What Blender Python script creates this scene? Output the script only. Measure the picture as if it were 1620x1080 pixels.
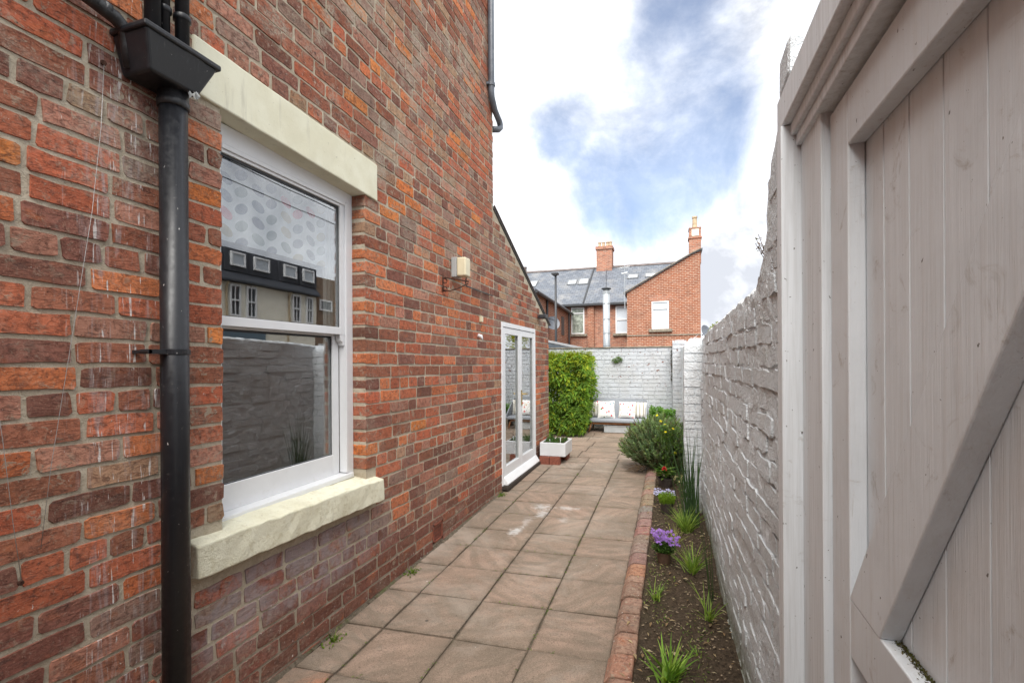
import bpy, bmesh, math, random
from mathutils import Vector, Matrix, noise as mnoise
PI = math.pi
sc = bpy.context.scene
for o in list(bpy.data.objects): bpy.data.objects.remove(o)
COL = sc.collection

# ------------------------------------------------------------------ camera
CAM_H = 1.579; YAW = math.atan(252/765); ROLL = math.radians(0.35)
cam = bpy.data.cameras.new('camera'); co = bpy.data.objects.new('camera', cam); COL.objects.link(co)
cam.lens = 17.0; cam.sensor_width = 36.0; cam.clip_start = 0.02; cam.clip_end = 2000
cam.shift_y = 31.5/1620
co.location = (0, 0, CAM_H)
co.matrix_world = Matrix.Translation((0, 0, CAM_H)) @ Matrix.Rotation(YAW, 4, 'Z') @ Matrix.Rotation(PI/2, 4, 'X') @ Matrix.Rotation(-ROLL, 4, 'Z')
sc.camera = co
CC, SS = math.cos(YAW), math.sin(YAW)
def ray(u, v):                       # direction through a point of the photograph (only used for cloud positions)
    a, b = u-810, -(v-571.5)
    return Vector((a*CC-765*SS, a*SS+765*CC, b)).normalized()
def pix(p):                          # projected position, used only to rank bricks by size
    X, Y, Z = p; d = -X*SS+Y*CC
    if d < 0.05: return None
    return (810+765*(X*CC+Y*SS)/d, 571.5-765*(Z-CAM_H)/d, d)

# ------------------------------------------------------------------ light
SUN_EL, SUN_AZ = math.radians(54), math.radians(181)
sun = bpy.data.lights.new('sun', 'SUN'); sun.energy = 3.7; sun.angle = math.radians(60); sun.color = (1, .965, .91)
so = bpy.data.objects.new('sun', sun); COL.objects.link(so)
sdir = Vector((math.sin(SUN_AZ)*math.cos(SUN_EL), math.cos(SUN_AZ)*math.cos(SUN_EL), math.sin(SUN_EL)))
so.rotation_euler = sdir.to_track_quat('Z', 'Y').to_euler(); so.location = (3, -3, 9)
W = bpy.data.worlds.new('World'); sc.world = W; W.use_nodes = True
nt = W.node_tree; N = nt.nodes; L = nt.links; N.clear()
def wn(t, **k):
    n = N.new(t)
    for a, b in k.items(): setattr(n, a, b)
    return n
sky = wn('ShaderNodeTexSky', sky_type='NISHITA'); sky.sun_disc = False; sky.sun_elevation = SUN_EL; sky.sun_rotation = SUN_AZ
sky.air_density = 1.0; sky.dust_density = 0.6; sky.ozone_density = 2.0
tc = wn('ShaderNodeTexCoord')
def wmath(op, a, b=None, c=None, clamp=False):
    n = wn('ShaderNodeMath', operation=op); n.use_clamp = clamp
    for i, x in enumerate((a, b, c)):
        if x is None: continue
        if isinstance(x, (int, float)): n.inputs[i].default_value = x
        else: L.new(x, n.inputs[i])
    return n.outputs[0]
def wnoise(scale, detail, dist=0.0, rough=.55, sx=1, sy=1, sz=1):
    m = wn('ShaderNodeMapping'); m.inputs['Scale'].default_value = (sx, sy, sz); L.new(tc.outputs['Generated'], m.inputs[0])
    n = wn('ShaderNodeTexNoise'); n.inputs['Scale'].default_value = scale; n.inputs['Detail'].default_value = detail
    n.inputs['Roughness'].default_value = rough; n.inputs['Distortion'].default_value = dist; L.new(m.outputs[0], n.inputs['Vector']); return n.outputs['Fac']
def blob(u, v, rpx, soft=.45):
    c = ray(u, v); d = wn('ShaderNodeVectorMath', operation='DOT_PRODUCT'); L.new(tc.outputs['Generated'], d.inputs[0]); d.inputs[1].default_value = c
    r = rpx/830.0
    m = wn('ShaderNodeMapRange'); m.interpolation_type = 'SMOOTHSTEP'
    m.inputs['From Min'].default_value = math.cos(r*(1+soft)); m.inputs['From Max'].default_value = math.cos(r*(1-soft)); L.new(d.outputs['Value'], m.inputs['Value'])
    return m.outputs[0]
acc = None
for b in [(1085, 20, 52), (1075, 110, 70), (1092, 190, 76), (1060, 250, 90), (1025, 320, 66), (980, 250, 66), (905, 210, 46), (990, 290, 70), (1085, 260, 70)]:
    v = blob(*b, .8); acc = v if acc is None else wmath('MAXIMUM', acc, v)
n1 = wnoise(4.2, 10, .15, .62); n2 = wnoise(1.6, 6, .4, .55)
far_gap = wn('ShaderNodeMapRange'); far_gap.inputs['From Min'].default_value = .57; far_gap.inputs['From Max'].default_value = .70; L.new(n2, far_gap.inputs['Value'])
infr = blob(1010, 260, 520, .25)                       # the bank of cloud seen in view; beyond it scattered gaps go on
gaps = wmath('MULTIPLY', far_gap.outputs[0], wmath('SUBTRACT', 1.0, infr))
acc = wmath('MAXIMUM', acc, gaps)
fr = wmath('ADD', acc, wmath('MULTIPLY', wmath('SUBTRACT', n1, .5), 2.4))
bl = wn('ShaderNodeMapRange'); bl.interpolation_type = 'SMOOTHSTEP'; bl.inputs['From Min'].default_value = .05; bl.inputs['From Max'].default_value = 1.15; L.new(fr, bl.inputs['Value'])
wisp = wnoise(9, 9, .25, .66)
wm = wn('ShaderNodeMapRange'); wm.inputs['From Min'].default_value = .45; wm.inputs['From Max'].default_value = .75; wm.inputs['To Max'].default_value = .22; L.new(wisp, wm.inputs['Value'])
blue = wmath('MULTIPLY', bl.outputs[0], wmath('SUBTRACT', 1.0, wm.outputs[0]))
blue = wmath('MULTIPLY', blue, .80)
cs = wnoise(4.0, 9, .35, .6)
cr = wn('ShaderNodeValToRGB'); L.new(cs, cr.inputs[0])
cr.color_ramp.elements[0].position = .40; cr.color_ramp.elements[0].color = (3.45, 3.6, 3.95, 1)
cr.color_ramp.elements[1].position = .66; cr.color_ramp.elements[1].color = (8.4, 8.5, 8.65, 1)
tint = wn('ShaderNodeMixRGB', blend_type='MULTIPLY'); tint.inputs[0].default_value = 1; L.new(sky.outputs[0], tint.inputs[1]); tint.inputs[2].default_value = (.80, .80, .83, 1)
mx = wn('ShaderNodeMixRGB'); L.new(blue, mx.inputs[0]); L.new(cr.outputs[0], mx.inputs[1]); L.new(tint.outputs[0], mx.inputs[2])
bg = wn('ShaderNodeBackground'); bg.inputs['Strength'].default_value = .10; L.new(mx.outputs[0], bg.inputs['Color'])
wo = wn('ShaderNodeOutputWorld'); L.new(bg.outputs[0], wo.inputs['Surface'])
sc.view_settings.view_transform = 'Standard'; sc.view_settings.look = 'None'; sc.view_settings.exposure = 1.22; sc.view_settings.gamma = 1
sc.view_settings.use_curve_mapping = False
sc.render.engine = 'CYCLES'; sc.cycles.max_bounces = 7; sc.cycles.diffuse_bounces = 4; sc.cycles.transparent_max_bounces = 12; sc.cycles.caustics_reflective = False; sc.cycles.caustics_refractive = False

# ------------------------------------------------------------------ materials
class Mat:
    def __init__(s, name, rough=.7, spec=.4):
        s.m = bpy.data.materials.new(name); s.m.use_nodes = True; s.t = s.m.node_tree; s.n = s.t.nodes
        s.b = s.n['Principled BSDF']; s.b.inputs['Roughness'].default_value = rough; s.b.inputs['Specular IOR Level'].default_value = spec
        g = s.n.new('ShaderNodeNewGeometry'); s.pos = g.outputs['Position']; s.nrm = g.outputs['Normal']; s.h = None
    def new(s, t, **k):
        n = s.n.new(t)
        for a, b in k.items(): setattr(n, a, b)
        return n
    def link(s, a, b): s.t.links.new(a, b)
    def inp(s, sock, x):
        if isinstance(x, (int, float)): sock.default_value = x
        elif isinstance(x, tuple): sock.default_value = x if len(x) == 4 or sock.type == 'VECTOR' else (*x, 1)
        else: s.link(x, sock)
    def math(s, op, a, b=0.0, clamp=False):
        n = s.new('ShaderNodeMath', operation=op); n.use_clamp = clamp; s.inp(n.inputs[0], a); s.inp(n.inputs[1], b); return n.outputs[0]
    def map(s, sc_=(1, 1, 1), src=None, loc=(0, 0, 0), rot=(0, 0, 0)):
        n = s.new('ShaderNodeMapping'); n.inputs['Scale'].default_value = sc_; n.inputs['Location'].default_value = loc; n.inputs['Rotation'].default_value = rot
        s.link(src or s.pos, n.inputs[0]); return n.outputs[0]
    def noise(s, scale, detail=4, rough=.55, dist=0, vec=None, stretch=None, col=False):
        n = s.new('ShaderNodeTexNoise'); n.inputs['Scale'].default_value = scale; n.inputs['Detail'].default_value = detail
        n.inputs['Roughness'].default_value = rough; n.inputs['Distortion'].default_value = dist
        v = s.map(stretch, vec) if stretch else (vec or s.pos)
        s.link(v, n.inputs['Vector']); return n.outputs['Color' if col else 'Fac']
    def voro(s, scale, feature='F1', vec=None, out='Distance', rnd=1.0):
        n = s.new('ShaderNodeTexVoronoi', feature=feature); n.inputs['Scale'].default_value = scale; n.inputs['Randomness'].default_value = rnd
        s.link(vec or s.pos, n.inputs['Vector']); return n.outputs[out]
    def ramp(s, x, a, b, lo=0.0, hi=1.0, smooth=True):
        n = s.new('ShaderNodeMapRange'); n.interpolation_type = 'SMOOTHSTEP' if smooth else 'LINEAR'
        s.inp(n.inputs['Value'], x); n.inputs['From Min'].default_value = a; n.inputs['From Max'].default_value = b
        n.inputs['To Min'].default_value = lo; n.inputs['To Max'].default_value = hi; return n.outputs[0]
    def mix(s, f, a, b, mode='MIX'):
        n = s.new('ShaderNodeMixRGB', blend_type=mode); s.inp(n.inputs[0], f); s.inp(n.inputs[1], a); s.inp(n.inputs[2], b); return n.outputs[0]
    def attr(s, name='col', out='Color'):
        n = s.new('ShaderNodeAttribute', attribute_name=name); return n.outputs[out]
    def sep(s, v=None):
        n = s.new('ShaderNodeSeparateXYZ'); s.link(v or s.pos, n.inputs[0]); return n.outputs
    def comb(s, x, y, z):
        n = s.new('ShaderNodeCombineXYZ'); s.inp(n.inputs[0], x); s.inp(n.inputs[1], y); s.inp(n.inputs[2], z); return n.outputs[0]
    def color(s, c): s.inp(s.b.inputs['Base Color'], c); return s
    def rough(s, r): s.inp(s.b.inputs['Roughness'], r); return s
    def bump(s, h, strength=.5, dist=.005):
        n = s.new('ShaderNodeBump'); n.inputs['Strength'].default_value = strength; n.inputs['Distance'].default_value = dist
        s.link(h, n.inputs['Height'])
        if s.h is not None: s.link(s.h, n.inputs['Normal'])
        s.h = n.outputs[0]; s.link(s.h, s.b.inputs['Normal']); return s

M = {}
def m_brick():
    m = Mat('brick_clay', .88, .2); c = m.attr()
    p = m.sep()
    n1_ = m.noise(9, 5, .6, .6); n2_ = m.noise(38, 6, .65, .8); n3_ = m.noise(190, 4, .7); n4_ = m.noise(16, 6, .65, 1.2, stretch=(1, 1, 2.2))
    c = m.mix(m.ramp(n2_, .44, .66, 0, .62), c, (.11, .042, .030))
    c = m.mix(m.ramp(n4_, .55, .68, 0, .55), c, (.06, .042, .04))
    c = m.mix(m.ramp(n1_, .56, .74, 0, .50), c, (.46, .14, .05))
    c = m.mix(m.ramp(n3_, .56, .70, 0, .5), c, (.52, .36, .25))
    sm = m.noise(24, 8, .72, .7)
    c = m.mix(m.math('MULTIPLY', m.ramp(sm, .55, .62), m.ramp(m.noise(2.1, 3), .42, .62, .25, .95)), c, (.36, .295, .22))
    c = m.mix(m.ramp(n3_, .30, .42, .45, 0), c, (.06, .035, .03))
    pits = m.ramp(m.voro(75), .05, .17, 1, 0)
    pm = m.math('MULTIPLY', pits, m.ramp(n2_, .45, .6))
    c = m.mix(m.math('MULTIPLY', pm, .8), c, (.03, .02, .018))
    # lime bloom on the courses under the sill and a pale haze higher up
    w1 = m.math('MULTIPLY', m.ramp(p[2], .20, .38), m.ramp(p[2], .60, .78, 1, 0))
    w1 = m.math('MULTIPLY', w1, m.math('MULTIPLY', m.ramp(p[1], 1.4, 1.6), m.ramp(p[1], 2.3, 3.3, 1, 0)))
    nb = m.noise(7, 6, .7, 1.5, stretch=(1, 1, .7))
    c = m.mix(m.math('MULTIPLY', w1, m.ramp(nb, .34, .58, 0, .72)), c, (.34, .30, .31))
    up = m.ramp(p[2], 1.9, 3.2, .30, 1.0)
    hz_ = m.math('MULTIPLY', m.ramp(m.noise(2.2, 9, .74, .6), .50, .62), m.ramp(m.noise(75, 5, .75), .38, .60, .2, .95))
    c = m.mix(m.math('MULTIPLY', hz_, up), c, (.40, .345, .275))
    c = m.mix(m.math('MULTIPLY', m.ramp(m.noise(31, 6, .75, .4), .58, .66), m.math('MULTIPLY', up, .8)), c, (.065, .05, .048))
    c = m.mix(m.math('MULTIPLY', m.ramp(m.noise(52, 5, .75, .4), .60, .66), m.math('MULTIPLY', up, .7)), c, (.50, .44, .36))
    # white drips and paint flecks
    d = m.noise(1, 3, .6, .2, stretch=(60, 85, 7)); zone = m.ramp(m.noise(3.0, 2), .47, .6)
    near = m.ramp(p[1], 1.9, 1.1)
    near = m.math('MULTIPLY', m.ramp(p[1], 1.5, 1.3, 0, 1), m.ramp(p[1], 1.0, 1.18))
    c = m.mix(m.math('MULTIPLY', m.math('MULTIPLY', m.ramp(d, .62, .67), near), .85), c, (.74, .72, .70))
    c = m.mix(m.math('MULTIPLY', m.math('MULTIPLY', m.ramp(m.noise(1, 4, .7, .5, stretch=(30, 30, 3)), .50, .68), near), .5), c, (.46, .42, .42))
    fl = m.noise(60, 3, .6, .4, stretch=(1, 1, .45))
    low = m.ramp(p[2], .6, .15, 0.0, .055)
    c = m.mix(m.ramp(m.math('ADD', fl, low), .735, .76, 0, .85), c, (.66, .63, .58))
    m.color(c)
    h = m.math('ADD', m.math('MULTIPLY', n2_, .8), m.math('MULTIPLY', n3_, .25)); h = m.math('SUBTRACT', h, m.math('MULTIPLY', pm, .5))
    cr_ = m.ramp(m.noise(14, 5, .6, 2.0, stretch=(1, .55, 2.4)), .47, .53)
    h = m.math('ADD', h, m.math('MULTIPLY', m.math('ABSOLUTE', m.math('SUBTRACT', cr_, .5)), .7))
    h = m.math('ADD', h, m.math('MULTIPLY', sm, .9)); m.bump(h, 1.0, .0042); return m.m
M['brick'] = m_brick()
def m_mortar():
    m = Mat('lime_mortar', .95, .1); p = m.sep()
    a = m.noise(26, 6, .7, .5); b = m.noise(220, 4, .7); l = m.noise(1.7, 4)
    c = m.mix(m.ramp(a, .3, .7), (.42, .365, .275), (.57, .505, .40))
    c = m.mix(m.ramp(l, .42, .65, 0, .5), c, (.34, .28, .21))
    c = m.mix(m.ramp(b, .56, .7, 0, .5), c, (.13, .10, .07))
    c = m.mix(m.ramp(p[2], .45, .05, 0, .55), c, (.21, .185, .155))
    m.color(c); m.bump(m.math('ADD', m.math('MULTIPLY', a, 1.1), m.math('MULTIPLY', b, .35)), 1.0, .009); return m.m
M['mortar'] = m_mortar()
def m_whitewall(name, base, dirt, flake, dirt_amt, st=1.0, low=True):
    m = Mat(name, .62, .3); p = m.sep()
    a = m.noise(7, 8, .62, .5); b = m.noise(42, 7, .66, .9); c3 = m.noise(150, 4, .6)
    ridge = m.math('ABSOLUTE', m.math('SUBTRACT', m.noise(17, 6, .6, 1.4), .5))
    c = m.mix(m.ramp(a, .36, .70, 0, dirt_amt), base, dirt)
    c = m.mix(m.ramp(b, .28, .40, .45, 0), c, (.34, .32, .29))
    c = m.mix(m.ramp(ridge, .0, .022, dirt_amt*.7, 0), c, (.30, .28, .255))
    c = m.mix(m.ramp(c3, .62, .70, 0, .5), c, (.36, .34, .31))
    c = m.mix(m.ramp(m.noise(3.1, 6, .62), .54, .72, 0, .35), c, (.62, .585, .53))
    c = m.mix(m.ramp(m.noise(2.3, 3, .5, .1), .5, .65, 0, .12), c, (.45, .40, .34))
    flk = m.math('MULTIPLY', m.ramp(m.noise(15, 7, .62, .4), flake, flake+.012), m.ramp(p[2], .9, 1.15))
    c = m.mix(flk, c, m.mix(b, (.10, .03, .02), (.38, .13, .07)))
    if low: c = m.mix(m.math('MULTIPLY', m.ramp(p[2], .34, .04), m.ramp(b, .3, .6, .35, .9)), c, (.17, .18, .10))
    m.color(c)
    h = m.math('ADD', m.math('MULTIPLY', b, .9), m.math('MULTIPLY', ridge, -1.6)); h = m.math('ADD', h, m.math('MULTIPLY', c3, .22))
    h = m.math('SUBTRACT', h, m.math('MULTIPLY', flk, .6))
    m.bump(h, 1.0, .0085*st); return m.m
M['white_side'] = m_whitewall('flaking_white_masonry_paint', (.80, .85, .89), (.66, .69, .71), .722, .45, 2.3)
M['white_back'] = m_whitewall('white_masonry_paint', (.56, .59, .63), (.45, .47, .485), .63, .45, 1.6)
def m_simple(key, name, col, rough=.5, spec=.4, var=.12, sc_=20, bump=0.0, bs=60, metal=0, dirt=None, dirt_amt=0.0, dsc=8, dthr=.55):
    m = Mat(name, rough, spec); a = m.noise(sc_, 5, .6)
    c = m.mix(m.ramp(a, .3, .7), tuple(x*(1-var) for x in col), tuple(min(1, x*(1+var)) for x in col))
    if dirt: c = m.mix(m.ramp(m.noise(dsc, 7, .68, .5), dthr, dthr+.16, 0, dirt_amt), c, dirt)
    m.color(c); m.b.inputs['Metallic'].default_value = metal
    if bump: m.bump(m.noise(bs, 5, .6), 1, bump)
    M[key] = m.m; return m
m_simple('white_upvc', 'white_gloss_paint', (.71, .72, .735), .32, .45, .02, 6, .0003, 30, dirt=(.5, .48, .43), dirt_amt=.18, dsc=14, dthr=.58)
def m_cream():
    m = Mat('cream_masonry_paint', .7, .3); a = m.noise(30, 7, .65, .6); b = m.noise(5, 5, .6)
    p = m.sep()
    c = m.mix(m.ramp(b, .35, .65), (.74, .725, .575), (.67, .645, .49))
    lo = m.ramp(p[2], .9, .8)
    c = m.mix(m.math('MULTIPLY', lo, m.ramp(a, .50, .66, 0, .5)), c, (.48, .43, .27))
    c = m.mix(m.ramp(m.noise(55, 4, .6, stretch=(1, 1, 2)), .70, .74, 0, .7), c, (.34, .30, .22))
    c = m.mix(m.ramp(m.noise(1, 5, .65, .3, stretch=(16, 16, 1.6)), .56, .74, 0, .5), c, (.44, .42, .34))
    c = m.mix(m.ramp(m.noise(38, 6, .75, .3), .66, .70, 0, .75), c, (.20, .18, .14))
    m.color(c); m.bump(m.math('MULTIPLY', m.math('ADD', m.noise(70, 7, .7, .4), m.math('MULTIPLY', m.noise(190, 3), .4)), m.math('ADD', m.ramp(p[2], 1.2, .9, .2, .55), m.math('MULTIPLY', m.math('MULTIPLY', m.ramp(p[1], 2.0, 1.5), m.ramp(p[2], 1.2, .9)), .7))), 1.0, .0055); return m.m
M['cream'] = m_cream()
def m_gate():
    m = Mat('aged_white_gate_paint', .55, .35); p = m.sep()
    g = m.noise(1, 5, .6, .3, stretch=(45, 45, 1.6)); b = m.noise(5, 6, .6, .4); sp = m.noise(48, 3, .5, .2)
    c = m.mix(m.ramp(b, .35, .68), (.70, .735, .77), (.64, .67, .70))
    c = m.mix(m.ramp(g, .46, .70, 0, .26), c, (.54, .525, .51))
    c = m.mix(m.ramp(m.noise(1, 6, .7, .5, stretch=(90, 90, 5)), .60, .72, 0, .5), c, (.44, .41, .38))
    c = m.mix(m.ramp(m.noise(9, 8, .72, .9), .58, .74, 0, .7), c, (.30, .255, .205))
    c = m.mix(m.ramp(m.noise(130, 3, .6), .72, .76, 0, .7), c, (.10, .08, .06))
    c = m.mix(m.ramp(sp, .715, .74, 0, .9), c, (.055, .045, .035))
    m.color(c); m.bump(m.math('ADD', m.math('ADD', g, m.math('MULTIPLY', m.noise(1, 5, .7, .2, stretch=(220, 220, 6)), .5)), m.math('MULTIPLY', sp, .2)), 1.0, .0022); return m.m
M['gate'] = m_gate()
def m_gateframe():
    m = Mat('weathered_white_frame_paint', .6, .3)
    g = m.noise(1, 6, .65, .4, stretch=(60, 60, 2.2)); sp = m.noise(60, 4, .6, .2); b = m.noise(11, 8, .72, 1.0)
    c = m.mix(m.ramp(g, .38, .68), (.71, .745, .78), (.60, .625, .645))
    c = m.mix(m.ramp(b, .60, .78, 0, .7), c, (.27, .24, .20))
    c = m.mix(m.ramp(sp, .68, .71, 0, .9), c, (.06, .05, .04))
    m.color(c); m.bump(g, 1.0, .0020); return m.m
M['gate_frame'] = m_gateframe()
def m_pipe():
    m = Mat('black_painted_iron', .36, .5); a = m.noise(40, 6, .65, .5); b = m.noise(1, 4, .6, .3, stretch=(70, 70, 3))
    c = m.mix(m.ramp(b, .56, .8, 0, .4), (.010, .011, .014), (.05, .055, .065))
    c = m.mix(m.ramp(a, .62, .74, 0, .4), c, (.13, .12, .11))
    c = m.mix(m.ramp(m.noise(75, 2, .5, 1, stretch=(1, 1, .6)), .75, .765, 0, .7), c, (.6, .58, .55))
    m.color(c); m.rough(m.ramp(a, .3, .7, .30, .48)); m.bump(a, .5, .0006); return m.m
M['black_pipe'] = m_pipe()
m_simple('tape', 'black_tape', (.02, .021, .023), .42, .5, .3, 40, .003, 50, dirt=(.2, .19, .18), dirt_amt=.35, dsc=40, dthr=.6)
m_simple('grey_pipe', 'grey_painted_pipe', (.11, .125, .15), .4, .5, .15, 10, .0008, 50, dirt=(.3, .3, .28), dirt_amt=.4, dsc=20)
m_simple('rust', 'rusty_iron', (.07, .035, .025), .85, .2, .4, 60, .003, 80)
m_simple('wire', 'galvanised_wire', (.42, .41, .40), .4, .5, .1, 30, metal=.6)
m_simple('dark_metal', 'dark_metal', (.03, .032, .036), .5, .4, .2)
m_simple('brass', 'brass', (.45, .33, .14), .35, .5, .1, metal=.8)
m_simple('dark_timber', 'dark_stained_timber', (.045, .035, .03), .7, .3, .3, 30, .002, 40)
m_simple('cream_plastic', 'yellowed_plastic', (.66, .60, .42), .4, .4, .06, 10)
m_simple('grey_plastic', 'grey_plastic', (.36, .37, .36), .5, .4, .1, 10)
m_simple('terracotta', 'terracotta', (.20, .068, .045), .85, .2, .25, 40, .002, 90)
m_simple('plaster', 'interior_plaster', (.42, .38, .32), .9, .1, .08, 3)
m_simple('floor_in', 'interior_floor', (.22, .14, .08), .5, .3, .2, 6)
m_simple('lead', 'lead_flashing', (.16, .165, .17), .6, .4, .25, 8, .002, 20)
m_simple('ridge', 'ridge_tile', (.12, .10, .095), .8, .2, .25, 4)
m_simple('stone', 'weathered_sandstone', (.20, .175, .14), .9, .2, .3, 12, .004, 30)
m_simple('galv', 'galvanised_steel', (.42, .45, .47), .38, .5, .1, 3, metal=.55)
m_simple('pot_clay', 'buff_chimney_pot', (.42, .33, .22), .85, .2, .2, 8)
m_simple('pot_dark', 'dark_plant_pot', (.045, .035, .032), .55, .4, .2, 20, dirt=(.12, .1, .08), dirt_amt=.5)
m_simple('pot_brown', 'brown_plant_pot', (.10, .060, .04), .6, .35, .2, 20, dirt=(.12, .1, .08), dirt_amt=.5)
m_simple('trough', 'white_glazed_trough', (.58, .59, .60), .3, .45, .05, 5, .001, 20, dirt=(.35, .34, .3), dirt_amt=.4, dsc=9)
m_simple('wood', 'teak_timber', (.30, .135, .06), .5, .35, .25, 14, .001, 60)
m_simple('weave', 'grey_woven_rattan', (.27, .29, .32), .8, .2, .2, 120, .003, 160)
m_simple('box_grey', 'pale_grey_plastic', (.42, .44, .45), .6, .3, .06, 8)
m_simple('render', 'cream_render', (.82, .78, .67), .9, .1, .06, 3, .002, 30)
m_simple('blue_paint', 'grey_blue_shopfront_paint', (.10, .15, .19), .5, .4, .08)
m_simple('slate_far', 'dark_slate_cladding', (.055, .06, .072), .7, .3, .25, 6)
m_simple('stem', 'woody_stem', (.11, .075, .045), .9, .2, .3, 30)
m_simple('white_lamp', 'white_frame', (.72, .73, .74), .4, .4, .04)
m_simple('debris', 'dry_chips', (.25, .195, .13), .9, .2, .35, 90)
m_simple('dark_glassroof', 'grey_glazed_roof', (.10, .12, .14), .75, .2, .2, 4)
def m_glass():
    m = Mat('window_glass'); n = m.n; n.remove(m.b)
    tr = m.new('ShaderNodeBsdfTransparent'); tr.inputs[0].default_value = (.93, .95, .95, 1)
    gl = m.new('ShaderNodeBsdfGlossy'); gl.inputs['Roughness'].default_value = 0.0; gl.inputs['Color'].default_value = (.97, .98, 1, 1)
    fr_ = m.new('ShaderNodeLayerWeight'); fr_.inputs['Blend'].default_value = .5
    f = m.math('ADD', m.math('MULTIPLY', m.math('POWER', fr_.outputs['Facing'], 3.0), .62), .165, True)
    bp = m.new('ShaderNodeBump'); bp.inputs['Distance'].default_value = .0006; bp.inputs['Strength'].default_value = .6; m.link(m.noise(2.6, 1, .4), bp.inputs['Height'])
    m.link(bp.outputs[0], gl.inputs['Normal'])
    mx_ = m.new('ShaderNodeMixShader'); m.link(f, mx_.inputs[0]); m.link(tr.outputs[0], mx_.inputs[1]); m.link(gl.outputs[0], mx_.inputs[2])
    m.link(mx_.outputs[0], n['Material Output'].inputs[0]); return m.m
M['glass'] = m_glass()
m_simple('far_glass', 'dark_window_glass', (.05, .06, .07), .06, .8, .3, 1)
def m_slab():
    m = Mat('riven_paving_slab', .82, .25); c = m.attr(); p = m.sep()
    cv = m.attr('cell'); off = m.new('ShaderNodeVectorMath', operation='ADD'); m.link(m.pos, off.inputs[0]); m.link(cv, off.inputs[1])
    vr = m.new('ShaderNodeVectorRotate', rotation_type='Z_AXIS'); m.link(off.outputs[0], vr.inputs['Vector']); m.link(m.sep(cv)[2], vr.inputs['Angle']); q = vr.outputs[0]
    w = m.noise(2.3, 5, .6, 1.6, vec=q, stretch=(1, 2.6, 1)); g = m.noise(230, 4, .7); g2 = m.noise(60, 5, .7)
    wv = m.new('ShaderNodeTexWave', wave_type='BANDS', bands_direction='Y'); wv.inputs['Scale'].default_value = 2.6; wv.inputs['Distortion'].default_value = 13; wv.inputs['Detail'].default_value = 4; wv.inputs['Detail Scale'].default_value = .9
    m.link(q, wv.inputs['Vector'])
    c = m.mix(m.ramp(m.noise(2.0, 7, .66, .8, vec=q), .43, .60, 0, .85), c, (.23, .185, .145))
    c = m.mix(m.ramp(w, .40, .60, 0, .6), c, (.36, .255, .195))
    c = m.mix(m.ramp(wv.outputs['Fac'], .2, .6, .28, 0), c, (.15, .115, .082))
    c = m.mix(m.ramp(m.noise(1.5, 5, .6), .45, .62, 0, .6), c, (.175, .14, .105))
    e = m.math('MULTIPLY', m.ramp(m.attr('edge', 'Fac'), .0, 1, 0, 1), m.ramp(m.noise(9, 5, .7), .3, .65, .1, .75))
    c = m.mix(e, c, (.105, .085, .062))
    c = m.mix(m.ramp(g2, .50, .66, 0, .42), c, (.13, .105, .08))
    c = m.mix(m.ramp(m.noise(120, 3, .7), .60, .68, 0, .7), c, (.09, .07, .055))
    c = m.mix(m.ramp(g, .52, .64, 0, .65), c, (.085, .06, .045))
    c = m.mix(m.ramp(g, .36, .44, .5, 0), c, (.42, .31, .22))
    c = m.mix(m.ramp(m.noise(20, 2, .5, .2), .765, .785, 0, .75), c, (.045, .04, .038))
    # powder stains on the path
    vx, vy = p[0], p[1]
    def spot(x, y, rx, ry, amt):
        dx = m.math('DIVIDE', m.math('SUBTRACT', vx, x), rx); dy = m.math('DIVIDE', m.math('SUBTRACT', vy, y), ry)
        d = m.math('SQRT', m.math('ADD', m.math('MULTIPLY', dx, dx), m.math('MULTIPLY', dy, dy)))
        d = m.math('ADD', d, m.math('MULTIPLY', m.math('SUBTRACT', m.noise(17, 9, .8, .5), .5), 4.4))
        return m.ramp(d, 1.1, .2, 0, amt)
    for s_ in ((-1.36, 4.20, .06, .13, .62), (-1.24, 4.72, .07, .14, .5), (-1.30, 4.92, .11, .10, .5), (-1.02, 4.95, .13, .06, .4), (-1.0, 4.60, .06, .10, .25), (-1.33, 4.45, .05, .16, .28)):
        c = m.mix(spot(*s_), c, (.56, .56, .55))
    c = m.mix(m.ramp(m.noise(17, 3, .5, .3), .775, .785, 0, .9), c, (.7, .7, .68))
    m.color(c)
    c = m.mix(m.ramp(m.noise(.9, 6, .7, .5), .50, .66, 0, .4), c, (.37, .32, .27))
    m.color(c)
    h = m.math('ADD', m.math('MULTIPLY', wv.outputs['Fac'], .4), m.math('MULTIPLY', g2, .35)); h = m.math('ADD', h, m.math('MULTIPLY', g, .12)); h = m.math('ADD', h, m.math('MULTIPLY', w, .7))
    m.bump(h, 1.0, .005); return m.m
M['slab'] = m_slab()
def m_soil():
    m = Mat('dark_garden_soil', .95, .1); a = m.noise(45, 7, .75, .5); b = m.noise(9, 5, .6); g = m.noise(210, 3, .7)
    c = m.mix(m.ramp(a, .3, .7), (.035, .026, .018), (.13, .095, .065)); c = m.mix(m.ramp(b, .5, .7, 0, .5), c, (.06, .055, .03))
    c = m.mix(m.ramp(g, .64, .7, 0, .8), c, (.30, .24, .17))
    m.color(c); m.bump(m.math('ADD', a, m.math('MULTIPLY', g, .3)), 1, .02); return m.m
M['soil'] = m_soil()
def m_joint():
    m = Mat('mossy_joint_dirt', .95, .1); a = m.noise(60, 6, .7); b = m.noise(3.3, 6, .65)
    c = m.mix(m.ramp(a, .3, .7), (.07, .055, .04), (.17, .14, .105)); c = m.mix(m.ramp(b, .56, .68, 0, .7), c, (.075, .09, .028))
    m.color(c); m.bump(a, 1, .008); return m.m
M['joint'] = m_joint()
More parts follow.
